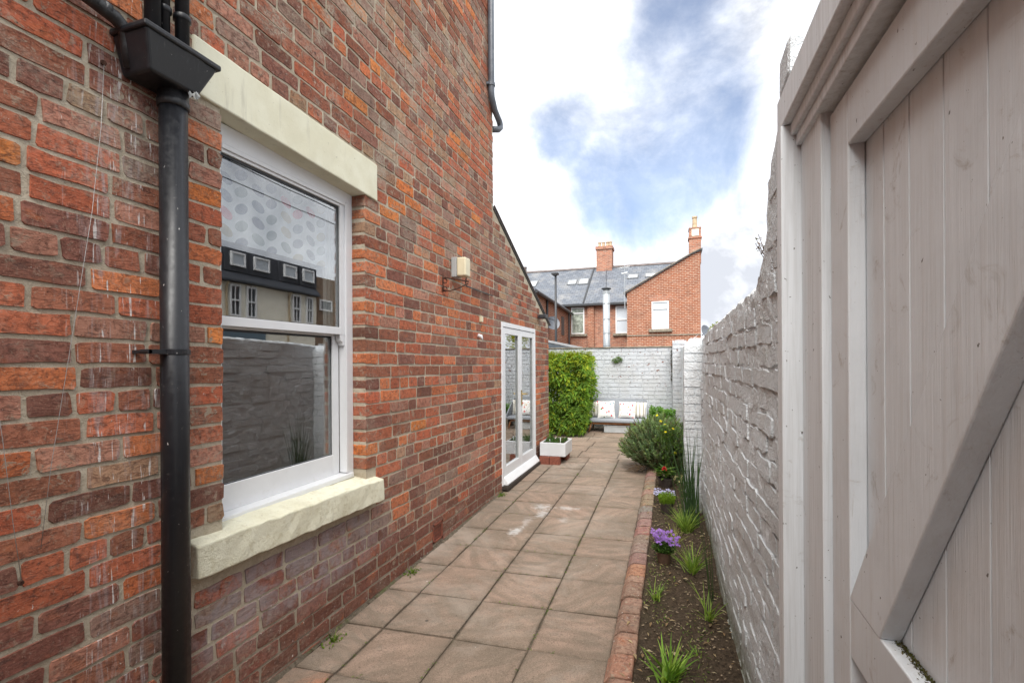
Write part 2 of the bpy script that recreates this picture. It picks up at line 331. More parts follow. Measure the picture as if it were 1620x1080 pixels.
m_simple('ground', 'yard_ground', (.16, .145, .125), .9, .2, .2, 3, .004, 40, dirt=(.09, .085, .07), dirt_amt=.5, dsc=1.3)
def m_leaf(key, name, rough=.6, trans=.4):
    m = Mat(name, rough, .22); c = m.attr(); c = m.mix(m.ramp(m.noise(30, 3), .35, .7, 0, .3), c, m.mix(.5, c, (.02, .05, .008)))
    m.color(c); tl = m.new('ShaderNodeBsdfTranslucent'); m.link(m.mix(1.0, c, (1.5, 1.5, .7), 'MULTIPLY'), tl.inputs[0])
    ms = m.new('ShaderNodeMixShader'); ms.inputs[0].default_value = trans; m.link(m.b.outputs[0], ms.inputs[1]); m.link(tl.outputs[0], ms.inputs[2])
    m.link(ms.outputs[0], m.n['Material Output'].inputs[0]); M[key] = m.m
m_leaf('leaf', 'leaf'); m_leaf('petal', 'petal', .6, .3)
def m_farbrick(key, a, b, mort, dirt=.35):
    m = Mat('distant_brickwork_'+key, .9, .15); p = m.sep(); uv = m.comb(m.math('ADD', p[0], p[1]), p[2], 0.0)
    n = m.new('ShaderNodeTexBrick'); m.link(uv, n.inputs['Vector']); n.offset = .5; n.inputs['Scale'].default_value = 1; n.inputs['Brick Width'].default_value = .24; n.inputs['Row Height'].default_value = .085
    n.inputs['Mortar Size'].default_value = .009; n.inputs['Mortar Smooth'].default_value = .3; n.inputs['Bias'].default_value = -.1
    n.inputs['Color1'].default_value = (*a, 1); n.inputs['Color2'].default_value = (*b, 1); n.inputs['Mortar'].default_value = (*mort, 1)
    c = m.mix(m.ramp(m.noise(3.5, 6, .7), .5, .72, 0, dirt), n.outputs['Color'], (.10, .06, .045))
    c = m.mix(m.ramp(m.noise(6, 5, .75, stretch=(.5, .5, 4)), .50, .64, 0, .6), c, (.46, .33, .25))
    c = m.mix(m.ramp(m.noise(9, 5, .8, stretch=(.6, .6, 3)), .56, .66, 0, .6), c, (.16, .09, .07))
    m.color(c); m.bump(n.outputs['Fac'], -.6, .01); M[key] = m.m
m_farbrick('far_brick', (.26, .080, .038), (.185, .057, .032), (.44, .34, .26), .45)
m_farbrick('far_brick_dark', (.36, .14, .085), (.20, .085, .06), (.36, .29, .23), .6)
m_farbrick('far_brick_brown', (.20, .13, .085), (.15, .10, .065), (.24, .19, .15), .3)
def m_slate():
    m = Mat('blue_grey_slate', .55, .4); p = m.sep(); uv = m.comb(p[0], m.math('MULTIPLY', p[2], 1.75), 0.0)
    n = m.new('ShaderNodeTexBrick'); m.link(uv, n.inputs['Vector']); n.offset = .5; n.inputs['Scale'].default_value = 1; n.inputs['Brick Width'].default_value = .30; n.inputs['Row Height'].default_value = .24
    n.inputs['Mortar Size'].default_value = .012; n.inputs['Mortar Smooth'].default_value = .1
    n.inputs['Color1'].default_value = (.085, .098, .12, 1); n.inputs['Color2'].default_value = (.125, .14, .165, 1); n.inputs['Mortar'].default_value = (.04, .044, .05, 1)
    c = m.mix(m.ramp(m.noise(1.3, 6, .7), .45, .7, 0, .45), n.outputs['Color'], (.25, .24, .225))
    c = m.mix(m.ramp(m.noise(8, 4, .7, stretch=(.4, 1, 3)), .6, .7, 0, .6), c, (.38, .36, .33))
    m.color(c); m.bump(n.outputs['Fac'], -.8, .012); M['slate'] = m.m
m_slate()
def m_blind():
    m = Mat('printed_white_blind', .9, .1); p = m.sep(); pal = [(.05, .06, .11), (.62, .05, .07), (.14, .19, .16), (.45, .36, .18), (.08, .11, .17)]
    base = (.72, .74, .74); c = base
    Wd, Hd = .100, .088
    for sx, sy in ((-1, 0.0), (1, .5)):
        gx = m.math('DIVIDE', m.math('ADD', p[1], 10.0), Wd*2); gy = m.math('ADD', m.math('DIVIDE', p[2], Hd), sy)
        cx, cy = m.math('FLOOR', gx), m.math('FLOOR', gy)
        fx = m.math('MULTIPLY', m.math('SUBTRACT', m.math('FRACT', gx), .5+.23*sx), Wd*2); fy = m.math('MULTIPLY', m.math('SUBTRACT', m.math('FRACT', gy), .5), Hd)
        a = .45*sx; ca, sa = math.cos(a), math.sin(a)
        ex = m.math('ADD', m.math('MULTIPLY', fx, ca), m.math('MULTIPLY', fy, sa)); ey = m.math('SUBTRACT', m.math('MULTIPLY', fy, ca), m.math('MULTIPLY', fx, sa))
        d = m.math('SQRT', m.math('ADD', m.math('POWER', m.math('DIVIDE', ex, .045), 2.0), m.math('POWER', m.math('DIVIDE', ey, .028), 2.0)))
        mask = m.ramp(d, 1.0, .9)
        wnz = m.new('ShaderNodeTexWhiteNoise', noise_dimensions='3D'); m.link(m.comb(cx, cy, float(sx)*3), wnz.inputs['Vector'])
        rp = m.new('ShaderNodeValToRGB'); rp.color_ramp.interpolation = 'CONSTANT'; m.link(wnz.outputs['Value'], rp.inputs[0])
        e = rp.color_ramp.elements; e[0].color = (*pal[0], 1); e[0].position = 0; e[1].color = (*pal[1], 1); e[1].position = .3
        for i, po in ((2, .45), (3, .65), (4, .82)): q = e.new(po); q.color = (*pal[i], 1)
        c = m.mix(mask, c, rp.outputs[0])
    m.color(c); tl = m.new('ShaderNodeBsdfTranslucent'); m.link(m.mix(0, c, c), tl.inputs[0])
    ms = m.new('ShaderNodeMixShader'); ms.inputs[0].default_value = .3; m.link(m.b.outputs[0], ms.inputs[1]); m.link(tl.outputs[0], ms.inputs[2]); m.link(ms.outputs[0], m.n['Material Output'].inputs[0])
    M['blind'] = m.m
m_blind()
m_simple('curtain', 'pale_curtain_cloth', (.62, .60, .56), .9, .1, .05)
def m_lace():
    m = Mat('printed_voile', .9, .1); c = m.mix(m.ramp(m.noise(14, 3, .5, 1.6, stretch=(1, 1, .6)), .55, .60), (.62, .63, .63), (.10, .10, .11))
    m.color(c); M['lace'] = m.m
m_lace()
def m_floral():
    m = Mat('floral_cushion_cloth', .9, .1); c = (.78, .76, .72)
    v = m.new('ShaderNodeTexVoronoi'); v.inputs['Scale'].default_value = 17; m.link(m.pos, v.inputs['Vector'])
    sp = m.new('ShaderNodeSeparateColor'); m.link(v.outputs['Color'], sp.inputs[0])
    rp = m.new('ShaderNodeValToRGB'); rp.color_ramp.interpolation = 'CONSTANT'; m.link(sp.outputs[0], rp.inputs[0]); e = rp.color_ramp.elements
    e[0].color = (.62, .05, .08, 1); e[1].position = .4; e[1].color = (.70, .22, .24, 1)
    for po, cc in ((.6, (.05, .22, .28)), (.72, (.10, .2, .08)), (.85, (.75, .3, .08))): q = e.new(po); q.color = (*cc, 1)
    mk = m.ramp(v.outputs['Distance'], .34, .30); mk = m.math('MULTIPLY', mk, m.ramp(sp.outputs[1], .35, .36))
    m.color(m.mix(mk, c, rp.outputs[0])); M['floral'] = m.m
m_floral()
def m_stripe():
    m = Mat('striped_cushion_cloth', .9, .1); p = m.sep(); w = m.math('SINE', m.math('MULTIPLY', p[0], 90.0))
    m.color(m.mix(m.ramp(w, .2, .6), (.74, .72, .66), (.36, .33, .27))); M['stripe'] = m.m
m_stripe()

# ------------------------------------------------------------------ mesh helpers
class MB:
    def __init__(s): s.v = []; s.f = []; s.c = []; s.x = {}
    def add(s, vs, fs, col=None, **ex):
        o = len(s.v); s.v += [tuple(v) for v in vs]; s.f += [tuple(i+o for i in f) for f in fs]
        s.c += [(*(col or (1, 1, 1)), 1)]*len(vs)
        for k, w in ex.items(): s.x.setdefault(k, []).extend(w)
    def box(s, x0, x1, y0, y1, z0, z1, col=None):
        s.add([(x, y, z) for x in (x0, x1) for y in (y0, y1) for z in (z0, z1)], [(0, 1, 3, 2), (4, 6, 7, 5), (0, 4, 5, 1), (2, 3, 7, 6), (0, 2, 6, 4), (1, 5, 7, 3)], col)
    def hexa(s, pts, col=None):      # pts: 4 bottom (ccw) + 4 top
        s.add(pts, [(3, 2, 1, 0), (4, 5, 6, 7), (0, 1, 5, 4), (1, 2, 6, 5), (2, 3, 7, 6), (3, 0, 4, 7)], col)
    def prism_x(s, poly, x0, x1, col=None):   # polygon in (y,z), extruded in x
        n = len(poly); s.add([(x0, a, b) for a, b in poly]+[(x1, a, b) for a, b in poly], [tuple(range(n)), tuple(range(2*n-1, n-1, -1))]+[(i, i+n, (i+1) % n+n, (i+1) % n) for i in range(n)], col)
    def prism_y(s, poly, y0, y1, col=None):
        n = len(poly); s.add([(a, y0, b) for a, b in poly]+[(a, y1, b) for a, b in poly], [tuple(range(n)), tuple(range(2*n-1, n-1, -1))]+[(i, i+n, (i+1) % n+n, (i+1) % n) for i in range(n)], col)
    def tube(s, pts, r, seg=12, col=None, cap=True):
        pts = [Vector(p) for p in pts]; rs = r if isinstance(r, (list, tuple)) else [r]*len(pts); vs = []; fs = []; up = Vector((0.13, 0.31, 1)).normalized()
        pa = None
        for i, p in enumerate(pts):
            t = (pts[min(i+1, len(pts)-1)]-pts[max(i-1, 0)]).normalized()
            if pa is None: pa = t.orthogonal().normalized()
            pa = (pa-t*pa.dot(t)).normalized(); pb = t.cross(pa)
            for k in range(seg):
                a = 2*PI*k/seg; vs.append(p+(pa*math.cos(a)+pb*math.sin(a))*rs[i])
        for i in range(len(pts)-1):
            for k in range(seg): fs.append((i*seg+k, i*seg+(k+1) % seg, (i+1)*seg+(k+1) % seg, (i+1)*seg+k))
        if cap: fs.append(tuple(range(seg-1, -1, -1))); fs.append(tuple((len(pts)-1)*seg+k for k in range(seg)))
        s.add(vs, fs, col)
    def lathe(s, c, prof, seg=20, col=None):
        vs = []; fs = []
        for r, z in prof:
            for k in range(seg): a = 2*PI*k/seg; vs.append((c[0]+r*math.cos(a), c[1]+r*math.sin(a), c[2]+z))
        for i in range(len(prof)-1):
            for k in range(seg): fs.append((i*seg+k, i*seg+(k+1) % seg, (i+1)*seg+(k+1) % seg, (i+1)*seg+k))
        s.add(vs, fs, col)
    def leaf(s, b, d, L_, w, col, up=None, fold=.25):
        b = Vector(b); d = Vector(d).normalized(); up = up or Vector((0, 0, 1)); sd = d.cross(up)
        if sd.length < .1: sd = d.cross(Vector((1, 0, 0)))
        sd.normalize(); n = sd.cross(d); m_ = b+d*L_*.45
        s.add([b, m_+sd*w*.5+n*w*fold, b+d*L_-n*L_*.08, m_-sd*w*.5+n*w*fold, m_], [(0, 1, 4), (1, 2, 4), (2, 3, 4), (3, 0, 4)], col)
    def blade(s, b, d, L_, w, droop, col, seg=4):
        b = Vector(b); d = Vector(d).normalized(); sd = d.cross(Vector((0, 0, 1)))
        if sd.length < .05: sd = Vector((1, 0, 0))
        sd.normalize(); sd = sd if sd.x >= 0 else -sd; sd = (sd*.6+Vector((1, 0, 0))).normalized(); p = b; vs = []
        hor = Vector((d.x, d.y, 0)); hor = hor.normalized() if hor.length > .01 else Vector((1, 0, 0))
        for i in range(seg+1):
            ww = w*(1-(i/seg)**2)*.5+.0004; vs += [p-sd*ww, p+sd*ww]; d = (d+hor*droop/seg-Vector((0, 0, droop*1.1/seg))*(i/seg)).normalized(); p = p+d*L_/seg
        s.add(vs, [(2*i, 2*i+1, 2*i+3, 2*i+2) for i in range(seg)], col)
    def mesh(s, name, mat, smooth=False, color=True):
        me = bpy.data.meshes.new(name); me.from_pydata(s.v, [], s.f)
        if color:
            a = me.color_attributes.new('col', 'FLOAT_COLOR', 'POINT'); a.data.foreach_set('color', [x for c in s.c for x in c])
        for k, w in s.x.items():
            if isinstance(w[0], (int, float)): a = me.attributes.new(k, 'FLOAT', 'POINT'); a.data.foreach_set('value', w)
            else: a = me.attributes.new(k, 'FLOAT_VECTOR', 'POINT'); a.data.foreach_set('vector', [x for q in w for x in q])
        me.materials.append(M[mat] if isinstance(mat, str) else mat)
        if smooth: me.polygons.foreach_set('use_smooth', [True]*len(me.polygons))
        me.update(); return me
    def build(s, name, mat, parent=None, smooth=False, kind=None, label=None, color=True, fix=False):
        me = s.mesh(name, mat, smooth, color)
        if fix:
            bm = bmesh.new(); bm.from_mesh(me); bmesh.ops.recalc_face_normals(bm, faces=bm.faces); bm.to_mesh(me); bm.free()
        o = bpy.data.objects.new(name, me); COL.objects.link(o)
        if parent: o.parent = parent; o.matrix_parent_inverse = Matrix.Translation(-Vector(parent.location))
        if kind: o['kind'] = kind
        if label: o['label'] = label
        return o
def beveled(o, w=.003, seg=2):
    bm = bmesh.new(); bm.from_mesh(o.data); bmesh.ops.recalc_face_normals(bm, faces=bm.faces)
    bmesh.ops.bevel(bm, geom=[e for e in bm.edges if len(e.link_faces) == 2 and e.calc_face_angle(0) > .3], offset=w, segments=seg, affect='EDGES', profile=.5, clamp_overlap=True)
    bm.to_mesh(o.data); bm.free(); return o
def thing(name, label, cat, loc=(0, 0, 0), group=None):
    o = bpy.data.objects.new(name, None); COL.objects.link(o); o.location = loc; o.empty_display_size = .1
    o['label'] = label; o['category'] = cat
    if group: o['group'] = group
    return o
def tag(o, label, cat, group=None):
    o['label'] = label; o['category'] = cat
    if group: o['group'] = group
    return o
def boxpart(name, mat, parent, x0, x1, y0, y1, z0, z1, bev=.003, label=None):
    b = MB(); b.box(x0, x1, y0, y1, z0, z1); o = b.build(name, mat, parent, label=label)
    return beveled(o, bev) if bev else o
def gz(y): return .02*min(max(0.0, y-2.5), 7.5)          # the yard rises gently away from the camera
R = random.Random(7)

# ------------------------------------------------------------------ brick laying
ZC0, PC = -.035, .0857
PAL = {'red': (.45, .115, .055), 'orange': (.54, .165, .065), 'bright': (.60, .19, .05), 'purple': (.15, .068, .060), 'dark': (.085, .042, .038), 'pink': (.40, .20, .145), 'tan': (.36, .26, .165), 'brown': (.25, .090, .055), 'grey': (.23, .19, .16)}
def pick(rng, w):
    t = rng.random()*sum(w.values())
    for k, x in w.items():
        t -= x
        if t <= 0: break
    c = PAL[k]; mn = (.37, .145, .085); mf = .12 if k in ('bright', 'orange') else .32; c = tuple(q*(1-mf)+w_*mf for q, w_ in zip(c, mn)); j = rng.uniform(.92, 1.34); h = rng.uniform(.92, 1.08); return (min(1, c[0]*j), min(1, c[1]*j*h), min(1, c[2]*j*h))
def house_col(rng, y, z):
    if z < .26: return pick(rng, {'dark': 8, 'purple': 3, 'brown': 1})
    if z < .50: return pick(rng, {'purple': 5, 'brown': 3, 'dark': 3, 'red': 1.2})
    if z < .85: return pick(rng, {'red': 2, 'purple': 4, 'brown': 3, 'pink': 2, 'grey': 1.5, 'orange': .4})
    if z < 2.3: return pick(rng, {'red': 6, 'orange': 2.6, 'brown': 4, 'purple': 2.6, 'pink': 1.6, 'dark': .8, 'bright': .5, 'tan': .5})
    return pick(rng, {'red': 4, 'orange': 1.6, 'brown': 3.5, 'purple': 2.4, 'pink': 3, 'dark': 1.0, 'bright': .5, 'tan': 1.7, 'grey': 1.2})
def brick_shape(b, rng, y0, y1, z0, z1, slope, xf, depth, fx, n, jit, col, deep=0.0, out=1):
    """one brick face standing proud of the joints; fx(y,z) gives the wall face; out=+1 faces +x, -1 faces -x"""
    cy, cz = (y0+y1)/2, (z0+z1)/2; ring = []
    hy, hz = (y1-y0)/2, (z1-z0)/2; r = min(hz*.45, .010)*rng.uniform(.3, 1.0)
    pts = [(-hy+r, -hz), (0, -hz), (hy-r, -hz), (hy, -hz+r), (hy, hz-r), (hy-r, hz), (0, hz), (-hy+r, hz), (-hy, hz-r), (-hy, -hz+r)]
    if n >= 14 and hy > .08: pts = [(-hy+r, -hz), (-hy*.4, -hz), (hy*.4, -hz), (hy-r, -hz), (hy, -hz+r), (hy, hz-r), (hy-r, hz), (hy*.35, hz), (-hy*.4, hz), (-hy+r, hz), (-hy, hz-r), (-hy, -hz+r)]
    elif n <= 8: pts = [(-hy, -hz+r), (-hy+r, -hz), (hy-r, -hz), (hy, -hz+r), (hy, hz-r), (hy-r, hz), (-hy+r, hz), (-hy, hz-r)]
    tl = rng.uniform(-.0016, .0016); tz = rng.uniform(-.0012, .0012)
    A = []; B = []; Cc = []
    for (a, c) in pts:
        a += rng.uniform(-jit, jit); c += rng.uniform(-jit, jit)*.8
        y, z = cy+a, cz+c+slope*(cy+a)
        e = xf+depth+tl*(a/hy)+tz*(c/hz)+rng.uniform(-.0006, .0006)
        A.append((fx(y, z)+out*e, y, z))
        k1 = 1+.0012/max(hy, .02); k2 = 1+.0012/hz
        y2, z2 = cy+a*k1, cz+c*k2+slope*(cy+a*k1); B.append((fx(y2, z2)+out*(xf-.002), y2, z2))
        if deep: Cc.append((fx(y2, z2)+out*(xf-deep), y2, z2))
    m_ = len(pts); vs = A+B+Cc; fs = [tuple(range(m_))]+[(i, i+m_, (i+1) % m_+m_, (i+1) % m_) for i in range(m_)]
    if deep: fs += [(i+m_, i+2*m_, (i+1) % m_+2*m_, (i+1) % m_+m_) for i in range(m_)]
    if out < 0: fs = [f[::-1] for f in fs]
    b.add(vs, fs, col)
def subtract(iv, a, b):
    o = []
    for p, q in iv:
        if b <= p or a >= q: o.append((p, q)); continue
        if a > p: o.append((p, a))
        if b < q: o.append((b, q))
    return o
def lay(rng, ya, yb, za, zb, holes, ztop=None, pitch=.250, headp=.126, joint=.0180, course=PC, z00=ZC0, slope=0.0, header=lambda k: k % 6 == 5):
    """rows of (y0,y1,z0,z1,at_hole_edge) for one wall face, clipped round openings"""
    out = []; k = int((za-z00)//course)
    while z00+k*course < zb:
        z0 = z00+k*course; z1 = z0+course-.0165; zc = (z0+z1)/2
        h = header(k); p = headp if h else pitch
        y = ya-.3-(k % 2)*(.065 if h else .125)+rng.uniform(-.02, .02)
        edges = []
        while y < yb+.1:
            q = p if rng.random() > .07 or h else headp
            q *= rng.uniform(.965, 1.035); edges.append((y, y+q-joint)); y += q
        iv = [(ya, yb)]
        if ztop: iv = [(ya, min(yb, ztop(zc)))] if ztop(zc) > ya else []
        for (a, b, c, d) in holes:
            zz = zc+slope*((a+b)/2)
            if c-.02 < zz < d+.02: iv = subtract(iv, a, b)
        for (p0, p1) in iv:
            seg = [[max(e0, p0), min(e1, p1)] for e0, e1 in edges if min(e1, p1)-max(e0, p0) > .004]
            if not seg: continue
            if p0 > ya+.01:
                if len(seg) > 1 and seg[0][1]-p0 < .06: seg.pop(0)
                seg[0][0] = p0
            if p1 < yb-.01:
                if len(seg) > 1 and p1-seg[-1][0] < .06: seg.pop()
                seg[-1][1] = p1
            for a, b in seg:
                if b-a > .035: out.append((a, b, z0+rng.uniform(-.001, .001), z1+rng.uniform(-.001, .001), (abs(a-p0) < 1e-6 and p0 > ya+.01)))
        k += 1
    return out
def build_bricks(rng, rows, parent, fx, mat, colf, xf, depth, slope, limit, jit, out=1, minpx=9.0, deepf=None, seed_n=14, mesh_rest='brickwork'):
    rank = []
    for i, (a, b, c, d, e) in enumerate(rows):
        cc, cz = (a+b)/2, (c+d)/2+slope*(a+b)/2
        p = pix((fx(cc, cz), cc, cz)); p0 = pix((fx(a, cz), a, cz)); p1 = pix((fx(b, cz), b, cz))
        if not p or not p0 or not p1 or p[0] < -25 or p[0] > 1645 or p[1] < -25 or p[1] > 1105: rank.append((0, i)); continue
        w = abs(p1[0]-p0[0]); hgt = 765*(d-c)/p[2]
        rank.append((w*hgt if w > minpx else 0, i))
    rank.sort(reverse=True); single = {i for s_, i in rank[:limit] if s_ > 0}
    rest = MB()
    for i, (a, b, c, d, e) in enumerate(rows):
        col = colf(rng, (a+b)/2, (c+d)/2); dp = depth*(rng.uniform(.55, 1.25) if out > 0 else rng.choice((rng.uniform(-.1, .5), rng.uniform(.5, 1.5))))
        if i in single:
            t = MB(); brick_shape(t, rng, a, b, c, d, slope, xf, dp, fx, seed_n, jit, col, .095 if e and deepf else 0, out); t.build('brick', mat, parent)
        else: brick_shape(rest, rng, a, b, c, d, slope, xf, dp, fx, 8, jit*.7, col, .095 if e and deepf else 0, out)
    if rest.v: rest.build(mesh_rest, mat, parent, kind='stuff')

# ------------------------------------------------------------------ ground
g = MB(); S_ = 900
ys = [-S_, 2.5, 10.0, S_]
for i in range(3):
    g.add([(-S_, ys[i], gz(ys[i])-.06), (S_, ys[i], gz(ys[i])-.06), (S_, ys[i+1], gz(ys[i+1])-.06), (-S_, ys[i+1], gz(ys[i+1])-.06)], [(0, 1, 2, 3)])
g.build('ground', 'ground', kind='structure')

WX = -1.89                                   # face of the house wall
def wallx(y, z=0): return .345-.018*(y-1.76)+.006*math.sin(y*3.1+z*2.3)+.004*math.sin(z*7+y*1.7)   # face of the white side wall

# ------------------------------------------------------------------ paving
path = MB(); 
for i in range(12):
    a, b = -2+i, -1+i; path.add([(-2.0, a, gz(a)-.018), (-.18, a, gz(a)-.018), (-.18, b, gz(b)-.018), (-2.0, b, gz(b)-.018)], [(0, 1, 2, 3)])
pv = path.build('path', 'joint', kind='structure')
rowsY = [-.6, -.15, .30, .74, 1.19, 1.63, 2.08, 2.52, 2.96, 3.40, 3.80, 4.21, 4.66, 5.08, 5.47, 5.88, 6.28, 6.67, 7.06, 7.40]
colsX = [-1.885, -1.640, -1.192, -.755, -.318]
def slab(name, x0, x1, y0, y1, sk, col, parent, rng, th=.05, grid=6, lift=0.0, jw=.0036):
    b = MB(); vs = []; ed = []; tilt = (rng.uniform(-.0022, .0022), rng.uniform(-.0022, .0022), rng.uniform(-.0025, .0025)+lift)
    off = (rng.uniform(-50, 50), rng.uniform(-50, 50), rng.uniform(-1.2, 1.2))
    js = [rng.uniform(0, .003) for _ in range(4)]
    xa, xb, ya, yb = x0+jw+js[0], x1-jw-js[1], y0+jw+js[2], y1-jw-js[3]; n = grid
    ts = [0, .012, .03]+[.03+.94*i/(n) for i in range(1, n)]+[.97, .988, 1]; K = len(ts)
    for j, tv in enumerate(ts):
        for i, tu in enumerate(ts):
            x = xa+(xb-xa)*tu; y = ya+(yb-ya)*tv; dd = min(i, j, K-1-i, K-1-j)
            if dd == 0: x += rng.uniform(-.0016, .0016); y += rng.uniform(-.0016, .0016)
            z = tilt[0]*(tu-.5)*2+tilt[1]*(tv-.5)*2+tilt[2]+(-.0055 if dd == 0 else -.0012 if dd == 1 else 0)
            y2 = y+sk*(x+1.19); vs.append((x, y2, z+gz(y2))); ed.append(1.0 if dd <= 1 else .5 if dd == 2 else 0.0)
    fs = [(j*K+i, j*K+i+1, (j+1)*K+i+1, (j+1)*K+i) for j in range(K-1) for i in range(K-1)]
    rim = [i for i in range(K)]+[j*K+K-1 for j in range(1, K)]+[(K-1)*K+i for i in range(K-2, -1, -1)]+[j*K for j in range(K-2, 0, -1)]
    o = len(vs); vs += [(vs[q][0], vs[q][1], vs[q][2]-.03) for q in rim]; ed += [1.0]*len(rim)
    fs += [(rim[i], o+i, o+(i+1) % len(rim), rim[(i+1) % len(rim)]) for i in range(len(rim))]
    b.add(vs, fs, col, edge=ed, cell=[off]*len(vs)); ob = b.build(name, 'slab', parent, smooth=False); return ob
rs = random.Random(11)
for j in range(len(rowsY)-1):
    if rowsY[j] < .6: continue
    for i in range(4):
        t = rs.random(); base = (.40, .285, .215) if t < .36 else (.345, .27, .205) if t < .75 else (.31, .255, .20)
        k = rs.uniform(.88, 1.1); c = tuple(x*k*.71 for x in base)
        if i == 0 and j == 5: c = (.46, .20, .115)
        slab('paving_slab', colsX[i], colsX[i+1], rowsY[j], rowsY[j+1], .055, c, pv, rs)
# a smooth red brick-coloured slab by the near corner of the wall
pat = MB(); 
for (a, b) in ((7.43, 8.5), (8.5, 10.0), (10.0, 11.5)):
    pat.add([(-4, a, gz(a)-.022), (.4, a, gz(a)-.022), (.4, b, gz(b)-.022), (-4, b, gz(b)-.022)], [(0, 1, 2, 3)])
pa_ = pat.build('patio', 'joint', kind='structure')
yy = 7.44
while yy < 10.6:
    xx = -3.1+rs.uniform(-.2, 0)
    while xx < .25:
        w_ = .60; k = rs.uniform(.9, 1.08)
        if not (xx < -2.2 and yy < 7.9): slab('paving_slab', xx, xx+w_, yy, yy+.45, .01, (.285*k, .215*k, .16*k), pa_, rs, grid=3, lift=-.004, jw=.0025)
        xx += w_
    yy += .45
# moss and weeds in the joints
ms = MB(); rw = random.Random(5)
def tuft(b, x, y, z, n, hgt, rng, cols, spread=.8, w=.003, droop=.5):
    for _ in range(n):
        a = rng.uniform(0, 2*PI); t = rng.uniform(.1, spread); c = rng.choice(cols); k = rng.uniform(.7, 1.3)
        b.blade((x+rng.uniform(-.006, .006), y+rng.uniform(-.006, .006), z), (math.cos(a)*t, math.sin(a)*t, 1), hgt*rng.uniform(.5, 1.2), w, rng.uniform(.1, droop), tuple(q*k for q in c), 3)
GR = [(.10, .17, .02), (.16, .24, .03), (.07, .12, .02)]
for _ in range(420):
    if rw.random() < .55: x = rw.choice(colsX[1:4])+rw.uniform(-.006, .006); y = rw.uniform(1.9, 7.2)
    else: y0 = rw.choice(rowsY[6:]); x = rw.uniform(-1.8, -.33); y = y0+.055*(x+1.19)+rw.uniform(-.006, .006)
    if mnoise.noise(Vector((x*1.7, y*1.7, 3))) < .03: continue
    for q in range(5):
        a = rw.uniform(0, 6.28); d = rw.uniform(0, .012); ms.leaf((x+d*math.cos(a), y+d*math.sin(a)*2, gz(y)-.004), (math.cos(a), math.sin(a), rw.uniform(.2, 1.0)), rw.uniform(.006, .013), .006, rw.choice(GR))
o = ms.build('moss', 'leaf', kind='stuff'); tag(o, 'green moss and tiny weeds along the joints of the paving', 'moss')
for i, (x, y, lab) in enumerate([(-1.83, 2.28, 'tuft of grass at the wall foot nearest the camera'), (-1.84, 3.17, 'yellowish weed tuft at the wall foot past the window sill'), (-1.84, 5.18, 'pale weed clump at the wall foot just before the glazed doors')]):
    b = MB(); tuft(b, x, y, gz(y)-.01, 26, .075, rw, GR, 1.1, .004, .9)
    for _ in range(30): b.leaf((x+rw.uniform(-.04, .04), y+rw.uniform(-.08, .08), gz(y)), (rw.uniform(-1, 1), rw.uniform(-1, 1), .8), .02, .012, rw.choice(GR))
    tag(b.build('weed', 'leaf'), lab, 'weed', 'weeds at the foot of the house wall')
# dirt line along the foot of the wall
b = MB()
for i in range(60):
    y = 1.2+i*.075; w_ = .006+.022*mnoise.noise(Vector((y*3, 0, 0))); 
    b.add([(WX-.01, y, gz(y)+.022), (WX+w_+.012, y, gz(y)-.003), (WX+w_+.012+.01*rw.uniform(-1, 1), y+.075, gz(y+.075)-.003), (WX-.01, y+.075, gz(y+.075)+.022)], [(0, 1, 2, 3)])
b.build('wall_foot_dirt', 'joint', kind='structure')

# ------------------------------------------------------------------ brick edging of the bed
ed = thing('brick_edging', 'row of worn red bricks set as a kerb between the paving and the soil bed', 'edging', (-.25, 1.5, 0))
re_ = random.Random(3); y = .95
while y < 7.3:
    ln = re_.choice([.205, .205, .205, .105]) if y > 2.3 else .205
    z = gz(y); c = re_.choice([(.40, .19, .125), (.33, .17, .12), (.38, .23, .165), (.27, .16, .115), (.45, .22, .13)]) if y < 3.7 else tuple(q*re_.uniform(.85, 1.15) for q in re_.choice([(.34, .27, .205), (.36, .25, .19), (.30, .25, .20)]))
    c = tuple(q*.85 for q in c) if y >= 3.7 else tuple(q*.75+w_*.25 for q, w_ in zip(c, (.25, .19, .14)))
    b = MB(); a0, a1 = y+.005, y+ln-.005; jx = re_.uniform(-.005, .005); jz = re_.uniform(-.005, .004)
    x0, x1 = -.322+jx, -.187+jx
    prof = [(x0, -.03), (x0, .004+jz), (x0+.028, .034+jz), (x0+.05, .042+jz), (x1-.008, .044+jz), (x1, .036+jz), (x1, -.03)]
    b.prism_y([(px_, pz_+z) for px_, pz_ in prof], a0, a1, c)
    o = b.build('brick', 'brick', ed); beveled(o, .003, 1); y += ln

